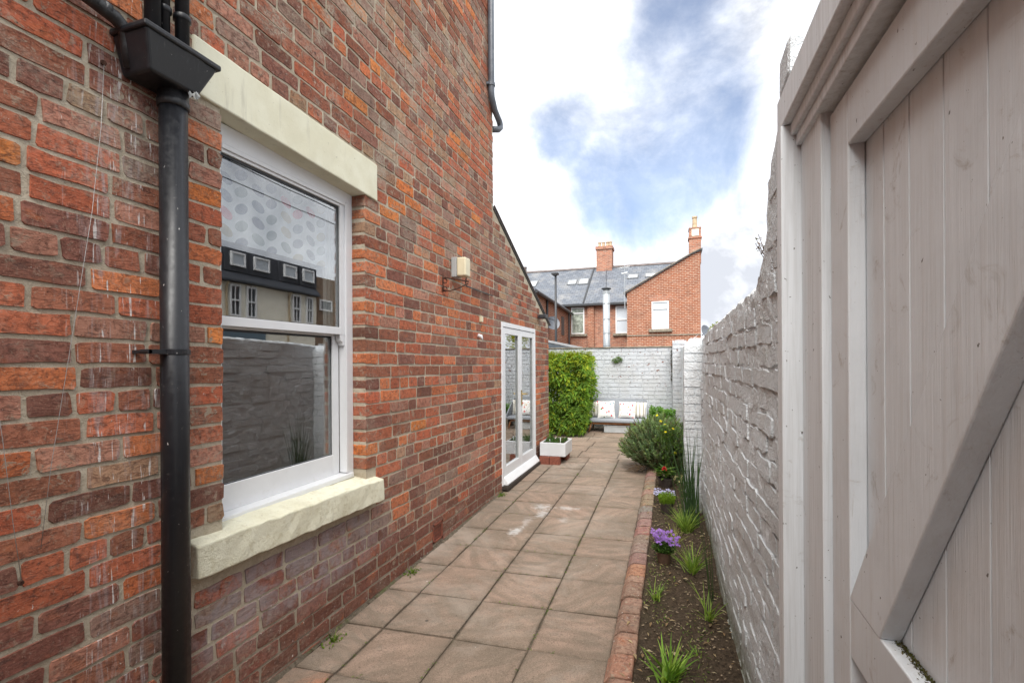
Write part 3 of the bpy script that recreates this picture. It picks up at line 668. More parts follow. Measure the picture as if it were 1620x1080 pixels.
# ------------------------------------------------------------------ soil bed
b = MB(); nx, ny = 26, 260; vs = []
for j in range(ny):
    y = .6+j*(7.9/(ny-1))
    for i in range(nx):
        x = -.192+(wallx(y)+.03+.192)*i/(nx-1)
        vs.append((x, y, gz(y)+.008+.020*mnoise.noise(Vector((x*6, y*6, 0)))+.014*mnoise.noise(Vector((x*22, y*22, 4)))+.008*mnoise.noise(Vector((x*60, y*60, 8)))+.02*i/nx))
b.add(vs, [(j*nx+i, j*nx+i+1, (j+1)*nx+i+1, (j+1)*nx+i) for j in range(ny-1) for i in range(nx-1)])
b.build('soil_bed', 'soil', kind='structure')
deb = MB(); rd = random.Random(9)
for _ in range(900):
    y = rd.uniform(1.6, 7.2) if rd.random() < .6 else rd.uniform(2.2, 4.5); x = rd.uniform(-.17, wallx(y)-.01); z = gz(y)+.012+.020*mnoise.noise(Vector((x*6, y*6, 0)))+.014*mnoise.noise(Vector((x*22, y*22, 4)))+.02*(x+.19)/.5
    s_ = rd.uniform(.003, .011); a = rd.uniform(0, 6.28); u = Vector((math.cos(a), math.sin(a), rd.uniform(-.4, .4)))*s_; v = Vector((-math.sin(a), math.cos(a), rd.uniform(-.4, .4)))*s_*rd.uniform(.25, .8); p = Vector((x, y, z+.004)); h = Vector((0, 0, s_*.45))
    deb.add([p-u, p+v, p+u, p-v, p+h], [(0, 1, 4), (1, 2, 4), (2, 3, 4), (3, 0, 4)])
deb.build('soil_chips', 'debris', kind='stuff')
tag(bpy.data.objects['soil_chips'], 'pale wood chips and grit scattered over the dark soil bed', 'chips')

# ------------------------------------------------------------------ brick house
house = thing('brick_house', 'tall old red brick house wall with a cream lintelled window, left of the path', 'house', (-4, 2, 0))
fxh = lambda y, z: WX
YC = 5.10
HOLES = [(1.635, 2.69, .70, 2.80), (1.50, 2.825, 2.69, 2.935), (1.455, 2.805, .67, .85)]
VENT = (3.605, 3.79, .065, .225)
DOORH = (5.335, 6.80, -.5, 2.05)
SL = -.009
# core wall: masonry behind the faces (gives the joints), with the real window opening
core = MB(); XI = WX-.32
def corebox(y0, y1, z0, z1): core.box(XI, WX-.0045, y0, y1, z0, z1)
corebox(-1.6, 1.632, -.3, 7.6); corebox(2.693, YC, -.3, 7.6); corebox(1.632, 2.693, -.3, .74); corebox(1.632, 2.693, 2.80, 7.6)
core.build('mortar', 'mortar', house)
sh = MB(); sh.box(-6.6, XI, -1.6, -1.3, -.3, 7.6); sh.box(-6.6, XI, YC-.3, YC-.002, -.3, 7.6); sh.box(-6.9, -6.6, -1.6, YC, -.3, 7.6); sh.build('wall', 'far_brick_dark', house)
rf = MB(); rf.prism_y([(-1.6, 7.55), (-1.6, 7.7), (-4.3, 9.6), (-7.1, 7.7), (-7.1, 7.55)], -1.7, YC+.1); rf.build('roof', 'slate', house, fix=True)
inn = MB(); inn.box(-6.55, XI-.01, -1.25, YC-.32, .05, .12); inn.box(-6.55, XI-.01, -1.25, YC-.32, 3.0, 3.1); inn.build('floor', 'floor_in', house)
inn = MB(); inn.box(-5.2, -5.1, -1.25, YC-.32, .12, 3.0); inn.box(-5.1, XI-.01, 3.5, 3.6, .12, 3.0); inn.box(-5.1, XI-.01, .2, .3, .12, 3.0); inn.box(XI-.02, XI-.002, .3, 1.60, .12, 3.0); inn.box(XI-.02, XI-.002, 2.73, 3.5, .12, 3.0); inn.build('interior_wall', 'plaster', house)
rb = random.Random(21)
rows = lay(rb, -.6, YC-.002, -.05, 5.9, HOLES+[VENT], slope=0)
# a projecting patch: bricks above lintel etc. follow the same coursing
build_bricks(rb, rows, house, fxh, 'brick', house_col, -.0045, .0050, SL, 300, .0046, deepf=True)
# lintel and sill: painted stone
def tilted(name, mat, parent, xa, xb, ya, yb, z0a, z1a, z0b, z1b, n=14, seed=1, amp=.003, xslope=0.0):
    """a long stone with slightly wavering arrises; a = near end, b = far end"""
    r_ = random.Random(seed); b = MB(); vs = []; prof = [(0, 0), (.5, 0), (1, 0), (1, .5), (1, 1), (.5, 1), (0, 1)]
    for i in range(n+1):
        t = i/n; y = ya+(yb-ya)*t; z0 = z0a+(z0b-z0a)*t; z1 = z1a+(z1b-z1a)*t
        for (px_, pz_) in prof:
            k = amp*(1 if px_ > .1 else 0); vs.append((xa+(xb-xa)*px_+r_.uniform(-k, k)*.5, y+r_.uniform(-k, k), z0+(z1-z0)*pz_+r_.uniform(-k, k)+(xslope*(1-px_) if pz_ == 1 else 0)))
    m_ = len(prof); fs = [(i*m_+k, i*m_+(k+1) % m_, (i+1)*m_+(k+1) % m_, (i+1)*m_+k) for i in range(n) for k in range(m_)]
    fs += [tuple(range(m_-1, -1, -1)), tuple(n*m_+k for k in range(m_))]
    b.add(vs, fs); o = b.build(name, mat, parent, fix=True); beveled(o, .007, 2); return o
tilted('lintel', 'cream', house, -2.05, WX+.012, 1.50, 2.822, 2.712, 2.951, 2.664, 2.909, 16, 2, .002)
tilted('window_sill', 'cream', house, -2.02, -1.825, 1.462, 2.800, .698, .838, .662, .806, 22, 4, .0045, .030)
# window
win = boxpart  # shorthand
wn_ = MB()
XF = -1.985
wf = MB(); wf.box(XF-.06, XF, 1.60, 1.715, .845, 2.70); wf.box(XF-.06, XF, 2.640, 2.6895, .845, 2.70); wf.box(XF-.06, XF, 1.715, 2.640, 2.605, 2.70)
wfo = wf.build('window_frame', 'white_upvc', house); beveled(wfo, .004)
def wpart(name, mat, *a, bev=.003): return boxpart(name, mat, house, *a, bev=bev)
# inner bead of the box frame
for a in ((XF-.05, XF+.006, 2.612, 2.637, .872, 2.60), (XF-.05, XF+.006, 1.716, 2.611, 2.583, 2.604)): wpart('frame_bead', 'white_upvc', *a)
beveled(wpart('cill', 'white_upvc', XF-.06, XF+.022, 1.66, 2.665, .836, .868, bev=0), .006)
def sash(x0, x1, ya, yb, za, zb, st, tr, br, lab, low):
    s_ = MB(); s_.box(x0, x1, ya, ya+st, za, zb); s_.box(x0, x1, yb-st, yb, za, zb); s_.box(x0, x1, ya+st, yb-st, za, za+br); s_.box(x0, x1, ya+st, yb-st, zb-tr, zb)
    so_ = s_.build('sash', 'white_upvc', house, label=lab); beveled(so_, .003)
    p = MB(); xm = (x0+x1)/2; p.box(xm-.002, xm+.002, ya+st-.004, yb-st+.004, za+br-.004, zb-tr+.004); p.build('pane', 'glass', so_)
    r_ = MB()                                     # rubber seal round the glass
    r_.box(x1-.014, x1-.010, ya+st, ya+st+.004, za+br, zb-tr); r_.box(x1-.014, x1-.010, yb-st-.004, yb-st, za+br, zb-tr); r_.box(x1-.0145, x1-.0105, ya+st, yb-st, zb-tr-.012, zb-tr); r_.box(x1-.0145, x1-.0105, ya+st, yb-st, za+br, za+br+.003)
    r_.build('seal', 'dark_metal', so_); return so_
sash(XF-.042, XF-.004, 1.66, 2.611, 1.755, 2.583, .042, .016, .046, 'upper sash', 0)
sash(XF-.085, XF-.047, 1.68, 2.606, .868, 1.79, .060, .045, .128, 'lower sash', 1)
hk = MB(); hk.prism_x([(2.566, 1.754), (2.606, 1.754), (2.606, 1.69), (2.594, 1.685), (2.590, 1.705), (2.574, 1.715)], XF-.042, XF-.004); beveled(hk.build('sash_horn', 'white_upvc', house, fix=True), .003)
# inside: blind and curtain
bl_ = MB(); n = 60
vs = []
for i in range(n+1):
    y = 1.30+(2.60-1.30)*i/n; dx = .003*math.sin(i*.9); vs += [(-2.115+dx, y, 2.192), (-2.115+dx*.3, y, 2.72)]
bl_.add(vs, [(2*i, 2*i+2, 2*i+3, 2*i+1) for i in range(n)])
tag(bl_.build('window_blind', 'blind'), 'white roller blind printed with grey and red leaves behind the upper window pane', 'blind')
cu = MB(); vs = []; n = 80
for i in range(n+1):
    t = i/n; y = 2.615+.20*t; x = -2.16+.022*math.sin(t*34); vs += [(x, y, .95), (x*1.0, y, 2.72)]
cu.add(vs, [(2*i, 2*i+2, 2*i+3, 2*i+1) for i in range(n)]); tag(cu.build('curtain', 'curtain', smooth=True), 'pale gathered curtain at the far side of the big sash window', 'curtain')
# air brick
av = thing('air_brick', 'square terracotta air brick low in the house wall', 'vent', (WX, 3.7, .07)); 
boxpart('vent_back', 'dark_metal', av, WX-.02, WX-.004, VENT[0]+.004, VENT[1]-.004, VENT[2]+.004, VENT[3]-.004, 0)
vb = MB(); y0, y1, z0, z1 = VENT[0]+.006, VENT[1]-.008, VENT[2]+.002, VENT[3]-.006
for (a, b2, c, d) in ((y0, y0+.016, z0, z1), (y1-.016, y1, z0, z1), (y0, y1, z0, z0+.014), (y0, y1, z1-.014, z1)): vb.box(WX-.003, WX+.006, a, b2, c, d)
vb.build('vent_rim', 'terracotta', av)
for i in range(7):
    y = y0+.016+(y1-y0-.032)*(i+.5)/7; boxpart('vent_bar', 'terracotta', av, WX-.0035, WX-.0012, y-.004, y+.004, z0+.0145, z1-.0145, 0)
for i in range(4):
    z = z0+.014+(z1-z0-.028)*(i+.5)/4; boxpart('vent_bar', 'terracotta', av, WX-.0038, WX-.0015, y0+.016, y1-.016, z-.004, z+.004, 0)

# ------------------------------------------------------------------ lean-to extension
ext = thing('brick_extension', 'low brick lean-to extension with a sloping roof edge beyond the tall house', 'extension', (-3, 6.4, 0))
YE = 7.63
def top_of(y): return 3.31-(y-5.11)*(3.31-2.20)/(YE-5.11)
def y_at(z): return 5.11+(3.31-z)/(3.31-2.20)*(YE-5.11)
cx = MB()
cx.prism_x([(YC+.001, 2.05), (YE, 2.05), (YE, top_of(YE)-.03), (YC+.001, top_of(YC)-.03)], XI, WX-.0045)
cx.box(XI, WX-.0045, YC+.001, 5.335, -.3, 2.05); cx.box(XI, WX-.0045, 6.80, YE, -.3, 2.05)
cx.build('mortar', 'mortar', ext, fix=True)
eb = MB(); eb.box(-5.8, XI, YE-.25, YE, -.3, top_of(YE)-.04); eb.box(-6.0, -5.8, YC, YE, -.3, 2.2); eb.build('wall', 'far_brick_dark', ext)
inn = MB(); inn.box(-5.8, XI-.01, YC+.01, YE-.26, .06, .12); inn.build('floor', 'plaster', ext)
inn = MB(); inn.box(-4.4, -4.3, YC+.01, YE-.26, .12, 2.3); inn.build('interior_wall', 'plaster', ext)
rr = MB(); rr.prism_x([(YC+.002, top_of(YC)+.012), (YE+.08, top_of(YE+.08)+.012), (YE+.08, top_of(YE+.08)-.010), (YC+.002, top_of(YC)-.010)], -6.1, WX+.006); rr.build('roof', 'lead', ext, fix=True)
vg = MB(); vg.prism_x([(YC+.002, top_of(YC)+.022), (YE+.10, top_of(YE+.1)+.020), (YE+.10, top_of(YE+.1)+.002), (YC+.002, top_of(YC)+.004)], WX+.007, WX+.018); vg.build('verge_board', 'ridge', ext, fix=True)
re2 = random.Random(33)
rows = lay(re2, YC+.012, YE, -.05, 3.35, [DOORH], ztop=lambda z: y_at(z+.05), slope=0)
def ext_col(rng, y, z):
    if z > 2.2: return pick(rng, {'brown': 3, 'purple': 2, 'tan': 2.2, 'grey': 2, 'red': 2.0, 'dark': 1})
    return pick(rng, {'red': 4, 'orange': 1.2, 'brown': 4, 'purple': 3, 'pink': 2, 'dark': 1.0, 'tan': 1.0}) if z > .3 else house_col(rng, y, z)
build_bricks(re2, rows, ext, fxh, 'brick', ext_col, -.0045, .0050, -.009, 0, .0028)
# end return face towards the garden
# glazed double doors
dr = thing('glazed_doors', 'white glazed double doors with a brass handle in the brick extension', 'door', (WX, 6.06, .1))
XD = WX+.012
fr2 = MB(); z0d, z1d = .115, 2.045
fr2.box(XD-.07, XD, 5.337, 5.385, z0d, z1d); fr2.box(XD-.07, XD, 6.750, 6.798, z0d, z1d); fr2.box(XD-.07, XD, 5.385, 6.750, z1d-.055, z1d)
beveled(fr2.build('door_frame', 'white_upvc', dr), .004)
for (a, b2, lab) in ((5.392, 6.062, 'near door leaf'), (6.070, 6.744, 'far door leaf')):
    lf = MB(); st = .075; x0, x1 = XD-.052, XD-.006; zt = z1d-.062; zb = .175
    lf.box(x0, x1, a, a+st, zb, zt); lf.box(x0, x1, b2-st, b2, zb, zt); lf.box(x0, x1, a+st, b2-st, zb, zb+.155); lf.box(x0, x1, a+st, b2-st, zt-.075, zt)
    lo = lf.build('door_leaf', 'white_upvc', dr, label=lab); beveled(lo, .004)
    p = MB(); p.box(XD-.032, XD-.028, a+st-.004, b2-st+.004, zb+.150, zt-.07); p.build('pane', 'glass', lo)
    gb = MB(); gb.box(x1-.02, x1-.004, a+st, a+st+.010, zb+.155, zt-.075); gb.box(x1-.02, x1-.004, b2-st-.010, b2-st, zb+.155, zt-.075); gb.build('glazing_bead', 'grey_plastic', lo)
wb = MB(); wb.prism_y([(XD-.05, .125), (XD+.052, .125), (XD+.055, .140), (XD+.004, .215), (XD-.005, .215)], 5.372, 6.80); beveled(wb.build('weather_bar', 'white_upvc', dr, fix=True), .004)
boxpart('threshold', 'dark_timber', dr, XD-.09, XD+.065, 5.335, 6.82, .075, .122, .005)
hd = MB(); hd.box(XD-.005, XD+.004, 6.092, 6.122, 1.00, 1.20); hd.tube([(XD, 6.107, 1.15), (XD+.05, 6.107, 1.15), (XD+.052, 6.20, 1.145)], .009, 8); hd.build('handle', 'brass', dr)
lc = MB(); vs = []; n = 60
for i in range(n+1):
    t = i/n; y = 5.40+.60*t; x = WX-.17+.015*math.sin(t*24); vs += [(x, y, 1.22), (x, y, 1.86)]
lc.add(vs, [(2*i, 2*i+2, 2*i+3, 2*i+1) for i in range(n)]); tag(lc.build('voile_curtain', 'lace', smooth=True), 'black and white patterned voile hung inside the near glazed door', 'curtain')

# ------------------------------------------------------------------ downpipe, hopper and pipes
hp = thing('rainwater_hopper', 'black plastic rainwater hopper with taped corner, above the big downpipe', 'hopper', (WX, 1.35, 2.6))
def frustum(b, x0, x1, yt0, yt1, yb0, yb1, zt, zb, xt=None):
    b.hexa([(x0, yb0, zb), (xt or x1, yb0, zb), (xt or x1, yb1, zb), (x0, yb1, zb), (x0, yt0, zt), (x1, yt0, zt), (x1, yt1, zt), (x0, yt1, zt)])
hb = MB(); frustum(hb, WX+.004, -1.712, 1.190, 1.470, 1.225, 1.412, 2.748, 2.618, -1.745); beveled(hb.build('bowl', 'black_pipe', hp, fix=True), .010, 3)
rm = MB(); rm.box(WX+.002, -1.704, 1.182, 1.479, 2.744, 2.766); beveled(rm.build('rim', 'black_pipe', hp), .006, 2)
tp = MB(); frustum(tp, -1.74, -1.7075, 1.335, 1.412, 1.333, 1.395, 2.764, 2.640, -1.741); tp.build('tape', 'tape', hp, fix=True)
rag = MB(); rr_ = random.Random(2)
for i in range(7): rag.leaf((-1.735+rr_.uniform(-.01, .01), 1.385+rr_.uniform(-.012, .012), 2.622), (rr_.uniform(-.3, .3), rr_.uniform(-.2, .5), -1), .03, .02, (.6, .58, .55))
rag.build('tape_shred', 'grey_plastic', hp)
dp = thing('downpipe', 'thick black downpipe running down the brick wall beside the window', 'pipe', (-1.82, 1.366, 0))
b = MB(); b.tube([(-1.82, 1.366, 0.0), (-1.82, 1.366, 2.585)], .0475, 28); b.build('pipe', 'black_pipe', dp, smooth=True)
b = MB(); b.lathe((-1.82, 1.366, 0), [(.049, 2.56), (.0535, 2.562), (.0545, 2.585), (.0515, 2.588), (.0515, 2.62), (.045, 2.622)], 28); b.build('collar', 'tape', dp, smooth=True)
b = MB(); b.lathe((-1.82, 1.366, 0), [(.048, 1.612), (.0515, 1.614), (.0515, 1.632), (.048, 1.634)], 28); b.box(-1.842, -1.8, 1.255, 1.318, 1.615, 1.631); b.box(-1.89, -1.842, 1.256, 1.272, 1.617, 1.629); b.tube([(-1.845, 1.258, 1.623), (-1.80, 1.258, 1.623)], .009, 8); b.build('bracket', 'black_pipe', dp)
PG = 'waste pipes feeding the hopper'
for i, (y, x, r, lab) in enumerate([(1.275, -1.80, .026, 'left and thickest of three short upright pipes entering the hopper'), (1.330, -1.815, .018, 'thin middle one of three upright pipes entering the hopper'), (1.388, -1.80, .0245, 'right one of three upright pipes entering the hopper, nearest the lintel')]):
    t = thing('waste_pipe', lab, 'pipe', (x, y, 2.74), PG)
    b = MB(); b.tube([(x, y, 2.72), (x, y, 5.6)], r, 20); b.build('pipe', 'black_pipe', t, smooth=True)
    if i: b = MB(); b.lathe((x, y, 0), [(r+.001, 2.905), (r+.006, 2.908), (r+.006, 2.925), (r+.001, 2.93)], 20); b.build('collar', 'black_pipe', t, smooth=True)
t = thing('sloping_waste_pipe', 'taped black waste pipe sloping down from upper left into the hopper', 'pipe', (-1.84, 1.1, 2.8), PG)
b = MB(); b.tube([(-1.835, .55, 2.86), (-1.835, 1.05, 2.805), (-1.835, 1.17, 2.785), (-1.835, 1.203, 2.765), (-1.84, 1.212, 2.71), (-1.85, 1.225, 2.64)], [.0235, .0235, .024, .024, .020, .016], 18); b.build('pipe', 'tape', t, smooth=True)
for yy in (.93, .965, 1.0, 1.06, 1.09, 1.13): 
    b = MB(); z = 2.86-(yy-.55)*.11; b.tube([(-1.835, yy, z), (-1.835, yy+.02, z-.0022)], .0255, 18); b.build('tape_band', 'tape', t, smooth=True)
# nails and loose wires
nl = []
for (y, z, lab, s_) in [(1.158, 2.628, 'rusty round nail head high on the wall, left of the hopper', .010), (.924, .919, 'rusty round nail head low on the wall at the left edge', .0085)]:
    b = MB(); b.tube([(WX-.01, y, z), (WX+.018, y, z)], [.003, .003], 8); b.tube([(WX+.014, y, z), (WX+.02, y, z-.001)], [s_, s_*.8], 12); tag(b.build('nail', 'rust'), lab, 'nail', 'old nails in the house wall')
def wire(pts, r, lab, mat='wire', name='wire'):
    b = MB(); b.tube(pts, r, 6); return tag(b.build(name, mat, smooth=True), lab, name)
wire([(WX+.018, 1.158, 2.62), (WX+.014, 1.15, 2.4), (WX+.016, 1.12, 2.1), (WX+.014, 1.065, 1.7), (WX+.016, 1.0, 1.25), (WX+.012, .975, 1.0)], .0009, 'thin pale wire hanging down the brickwork from the upper nail')
wire([(WX+.016, .926, .92), (WX+.02, .905, 1.1), (WX+.015, .885, 1.35), (WX+.01, .86, 1.6)], .0009, 'short pale wire curving up from the lower nail at the left edge')

# pipe at the far corner of the tall house
t = thing('corner_downpipe', 'grey downpipe on the far corner of the tall house, kicked out at its foot', 'pipe', (-1.85, 5.0, 4.3))
b = MB(); b.tube([(-1.85, 4.955, 7.4), (-1.85, 4.955, 4.52), (-1.85, 4.965, 4.47), (-1.85, 5.06, 4.37), (-1.85, 5.20, 4.32), (-1.85, 5.235, 4.29), (-1.85, 5.235, 4.26), (-1.86, 5.20, 4.225), (-1.90, 5.13, 4.20)], .034, 16); b.build('pipe', 'grey_pipe', t, smooth=True)
for z in (4.60, 6.1):
    b = MB(); b.lathe((-1.85, 4.955, z), [(.035, -.018), (.042, -.016), (.042, .016), (.035, .018)], 16); b.box(-1.889, -1.86, 4.90, 5.01, z-.012, z+.012); b.build('bracket', 'grey_pipe', t)
# security light with a scroll bracket
t = thing('wall_lamp', 'yellowed bulkhead wall lamp on the house wall between window and glazed doors', 'lamp', (WX, 4.1, 2.4))
boxpart('lamp_back', 'grey_plastic', t, WX+.002, WX+.055, 3.985, 4.10, 2.345, 2.525, .006)
o = MB(); frustum(o, WX+.056, WX+.145, 3.985, 4.10, 3.985, 4.10, 2.520, 2.350); beveled(o.build('lamp_cover', 'cream_plastic', t, fix=True), .014, 3)
t2 = thing('scroll_bracket', 'rusty wrought iron scroll bracket fixed beneath the wall lamp', 'bracket', (WX, 3.8, 2.2))
b = MB(); b.tube([(WX+.012, 3.80, 2.345), (WX+.012, 3.80, 2.185)], .006, 8); b.tube([(WX+.012, 3.80, 2.31), (WX+.10, 3.90, 2.305), (WX+.16, 4.02, 2.30)], .006, 8)
b.tube([(WX+.015, 3.80, 2.20), (WX+.05, 3.86, 2.20), (WX+.10, 3.94, 2.235), (WX+.15, 4.03, 2.285)], .006, 8); b.build('bracket_arm', 'rust', t2, smooth=True)
for (y, z) in ((3.83, 2.285), (3.83, 2.215)):
    b = MB(); b.tube([(WX+.015+.03*math.cos(a)*.4, y+.020*math.cos(a), z+.020*math.sin(a)) for a in [i*.5 for i in range(13)]], .0045, 6); b.build('scroll', 'rust', t2, smooth=True)
t3 = wire([(WX+.11, 4.09, 2.37), (WX+.05, 4.2, 2.33), (WX+.012, 4.30, 2.31), (WX+.012, 4.6, 2.305), (WX+.012, 5.02, 2.305)], .006, 'black cable running along the bricks from the wall lamp to the corner', 'dark_metal', 'cable')
b = MB(); b.tube([(WX, 4.63, 1.845), (WX+.03, 4.63, 1.84), (WX+.045, 4.64, 1.80)], [.022, .02, .006], 10); tag(b.build('wall_hook', 'white_lamp', smooth=True), 'small white plastic hook on the bricks near the glazed doors', 'hook')
b = MB(); b.box(WX+.001, WX+.03, 4.66, 4.70, 1.99, 2.05); beveled(tag(b.build('cable_box', 'cream_plastic'), 'tiny cream cable box on the bricks above the white hook', 'box'), .003)
t = thing('flood_lamp', 'small black floodlight under the roof edge of the extension', 'lamp', (WX, 7.02, 2.2))
boxpart('lamp_body', 'dark_metal', t, WX+.03, WX+.13, 6.94, 7.10, 2.215, 2.275, .012); boxpart('lamp_bracket', 'dark_metal', t, WX, WX+.03, 6.99, 7.05, 2.23, 2.26, .003)

# ------------------------------------------------------------------ right side wall (painted, sweeps up to the gate)
sw = thing('side_wall', 'rough off-white painted brick wall sweeping up towards the gate', 'wall', (.4, 3.3, 0))
PR = [(1.60, 2.60), (1.733, 2.532), (1.778, 2.445), (1.826, 2.363), (1.88, 2.30), (1.928, 2.22), (1.953, 2.08), (2.023, 1.985), (2.10, 1.92), (2.216, 1.880), (2.674, 1.879), (3.169, 1.875), (4.0, 1.85), (4.736, 1.825), (5.16, 1.80)]
def wtop(y):
    if y <= PR[0][0]: return PR[0][1]
    for (a, b2), (c, d) in zip(PR, PR[1:]):
        if y <= c: return b2+(d-b2)*(y-a)/(c-a)
    return PR[-1][1]
def rough_wall(name, y0, y1, top, fx, th, mat, parent, dy=.02, dz=.03, amp=.006, seed=0):
    """solid wall with a lumpy painted face and coping"""
    b = MB(); ny = int((y1-y0)/dy)+1; nz = 66; vs = []
    for j in range(ny+1):
        y = y0+(y1-y0)*j/ny; T = top(y)+(.022 if y < 2.7 else .009)*mnoise.noise(Vector((y*11, seed, 0)))+(.014 if y < 2.7 else .006)*mnoise.noise(Vector((y*31, seed, 5)))
        for k in range(nz+1):
            z = -.3+(T+.3-.02)*k/nz
            d = amp*(mnoise.noise(Vector((y*9, z*9, seed)))+.6*mnoise.noise(Vector((y*26, z*26, seed+3)))); vs.append((fx(y, z)-d, y, z))
        z = T; m1 = mnoise.noise(Vector((y*14, seed+9, 0)))*.006
        vs += [(fx(y, z)+.015, y, z-.004+m1), (fx(y, z)+th*.5, y, z+.012+m1), (fx(y, z)+th-.015, y, z-.004-m1), (fx(y, z)+th, y, z-.03), (fx(y, z)+th, y, -.3)]
    K = nz+6
    fs = [(j*K+k, (j+1)*K+k, (j+1)*K+k+1, j*K+k+1) for j in range(ny) for k in range(K-1)]
    fs += [tuple(range(K)), tuple(ny*K+k for k in range(K-1, -1, -1))]
    b.add(vs, fs); return b.build(name, mat, parent, fix=True)
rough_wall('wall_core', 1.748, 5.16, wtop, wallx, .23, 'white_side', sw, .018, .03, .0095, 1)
lump = boxpart('coping_brick', 'white_side', sw, .338, .57, 1.60, 1.775, 2.412, 2.545, .018)
for v_ in lump.data.vertices: q_ = mnoise.noise_vector(Vector(v_.co)*14); v_.co += q_*.010
rq = random.Random(44)
rows = []
for r_ in lay(rq, 1.752, 5.10, -.02, 2.52, [], slope=0, pitch=.245, z00=-.03, course=.0835, joint=.012, header=lambda k: k % 4 == 3):
    if r_[3] < min(wtop(r_[0]), wtop(r_[1]))-.035: rows.append(r_)
build_bricks(rq, rows, sw, wallx, 'white_side', lambda r, y, z: (1, 1, 1), .0, .0062, 0, 300, .010, out=-1, minpx=4)
# pier that steps forward from the wall
def pier(name, lab, x0, x1, y0, y1, zt, mat, seed, round_=.12):
    t = thing(name, lab, 'pier', ((x0+x1)/2, (y0+y1)/2, 0)); r_ = random.Random(seed); w_ = x1-x0; b = MB(); nz = 40; nx_ = 5
    ys_ = (y0, y1); vs = []
    ring = [(x0+w_*i/nx_, y0) for i in range(nx_+1)]+[(x1, y0+(y1-y0)*(i+1)/3) for i in range(3)]+[(x1-w_*(i+1)/nx_, y1) for i in range(nx_)]+[(x0, y1-(y1-y0)*(i+1)/3) for i in range(2)]
    for k in range(nz+1):
        z = -.3+(zt+.3)*k/nz; sft = max(0, (z-(zt-round_))/round_); ins = (1-math.sqrt(max(0, 1-sft*sft)))*.11
        for (px_, py_) in ring:
            cx_, cy_ = (x0+x1)/2, (y0+y1)/2; f = 1-ins/.5*1.0
            q = Vector((px_*8, py_*8, z*8)); e = .006*mnoise.noise(q+Vector((seed, 0, 0)))+.003*mnoise.noise(q*3)
            vs.append((cx_+(px_-cx_)*(f-ins*2)+e, cy_+(py_-cy_)*(f-ins)+e, z))
    m_ = len(ring); fs = [(k*m_+i, k*m_+(i+1) % m_, (k+1)*m_+(i+1) % m_, (k+1)*m_+i) for k in range(nz) for i in range(m_)]
    fs.append(tuple(nz*m_+i for i in range(m_))); b.add(vs, fs); b.build('pier_core', mat, t, fix=True)
    k = 0; z = -.02
    while z < zt-round_*.6:                                  # painted bricks on the face towards the camera
        hh = .0835; x = x0+.004
        lens = [.105, .26] if k % 2 else [.22, .26]
        for ln in lens:
            xe = min(x+ln, x1-.004)
            if xe-x > .04:
                c = MB(); d_ = .006*r_.uniform(.5, 1.2); vs = []
                j = lambda: r_.uniform(-.0025, .0025)
                for (a_, b_, y_) in ((x, z+.002, y0-.004), (xe-.011, z+.002, y0-.004), (xe-.011, z+hh-.012, y0-.004), (x, z+hh-.012, y0-.004)): vs.append((a_+j(), y_-d_, b_+j()))
                for (a_, b_) in ((x-.004, z-.002), (xe-.007, z-.002), (xe-.007, z+hh-.008), (x-.004, z+hh-.008)): vs.append((a_+j(), y0+.008, b_+j()))
                c.add(vs, [(0, 1, 2, 3), (0, 4, 5, 1), (1, 5, 6, 2), (2, 6, 7, 3), (3, 7, 4, 0)]); c.build('brick', mat, t, fix=True)
            x = xe
        z += hh; k += 1
    return t
pier('wall_pier', 'white painted brick pier with a rounded top where the near side wall ends', .118, .40, 5.12, 5.50, 1.80, 'white_side', 3, .20)
# farther stretch of the side wall, plainer
fw = thing('far_side_wall', 'white painted side wall between the two piers, mostly behind the rosemary bush', 'wall', (.4, 7.5, 0))
wx2 = lambda y, z: wallx(y, z)+.0
rough_wall('wall_core', 5.50, 10.2, lambda y: 1.80+.012*(y-5.5), wx2, .22, 'white_side', fw, .05, .05, .006, 6)
pier('corner_pier', 'taller white painted brick pier with a domed top in the far corner of the yard', .022, .30, 10.20, 10.58, 1.985, 'white_back', 5, .10)

# ------------------------------------------------------------------ back wall
YB = 10.60
bw = thing('back_wall', 'bright white painted brick wall with flaking spots across the end of the yard', 'wall', (-1, YB, 0))
b = MB(); nx_, nz = 120, 40; vs = []
for i in range(nx_+1):
    x = -4.2+(.34+4.2)*i/nx_
    for k in range(nz+1):
        z = -.2+(1.845+.2)*k/nz; vs.append((x, YB-.006*mnoise.noise(Vector((x*7, z*7, 2))), z))
    vs += [(x, YB+.0, 1.852), (x, YB+.23, 1.852), (x, YB+.23, -.2)]
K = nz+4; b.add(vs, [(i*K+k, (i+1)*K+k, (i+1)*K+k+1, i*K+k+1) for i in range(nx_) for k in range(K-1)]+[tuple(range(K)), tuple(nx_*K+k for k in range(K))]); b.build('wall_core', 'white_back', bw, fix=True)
cp_ = MB(); cp_.box(-4.2, .02, YB-.03, YB+.26, 1.853, 1.878); beveled(cp_.build('coping', 'stone', bw), .006)
rk = random.Random(8); z = .02; k = 0; cnt = 0; rest = MB()
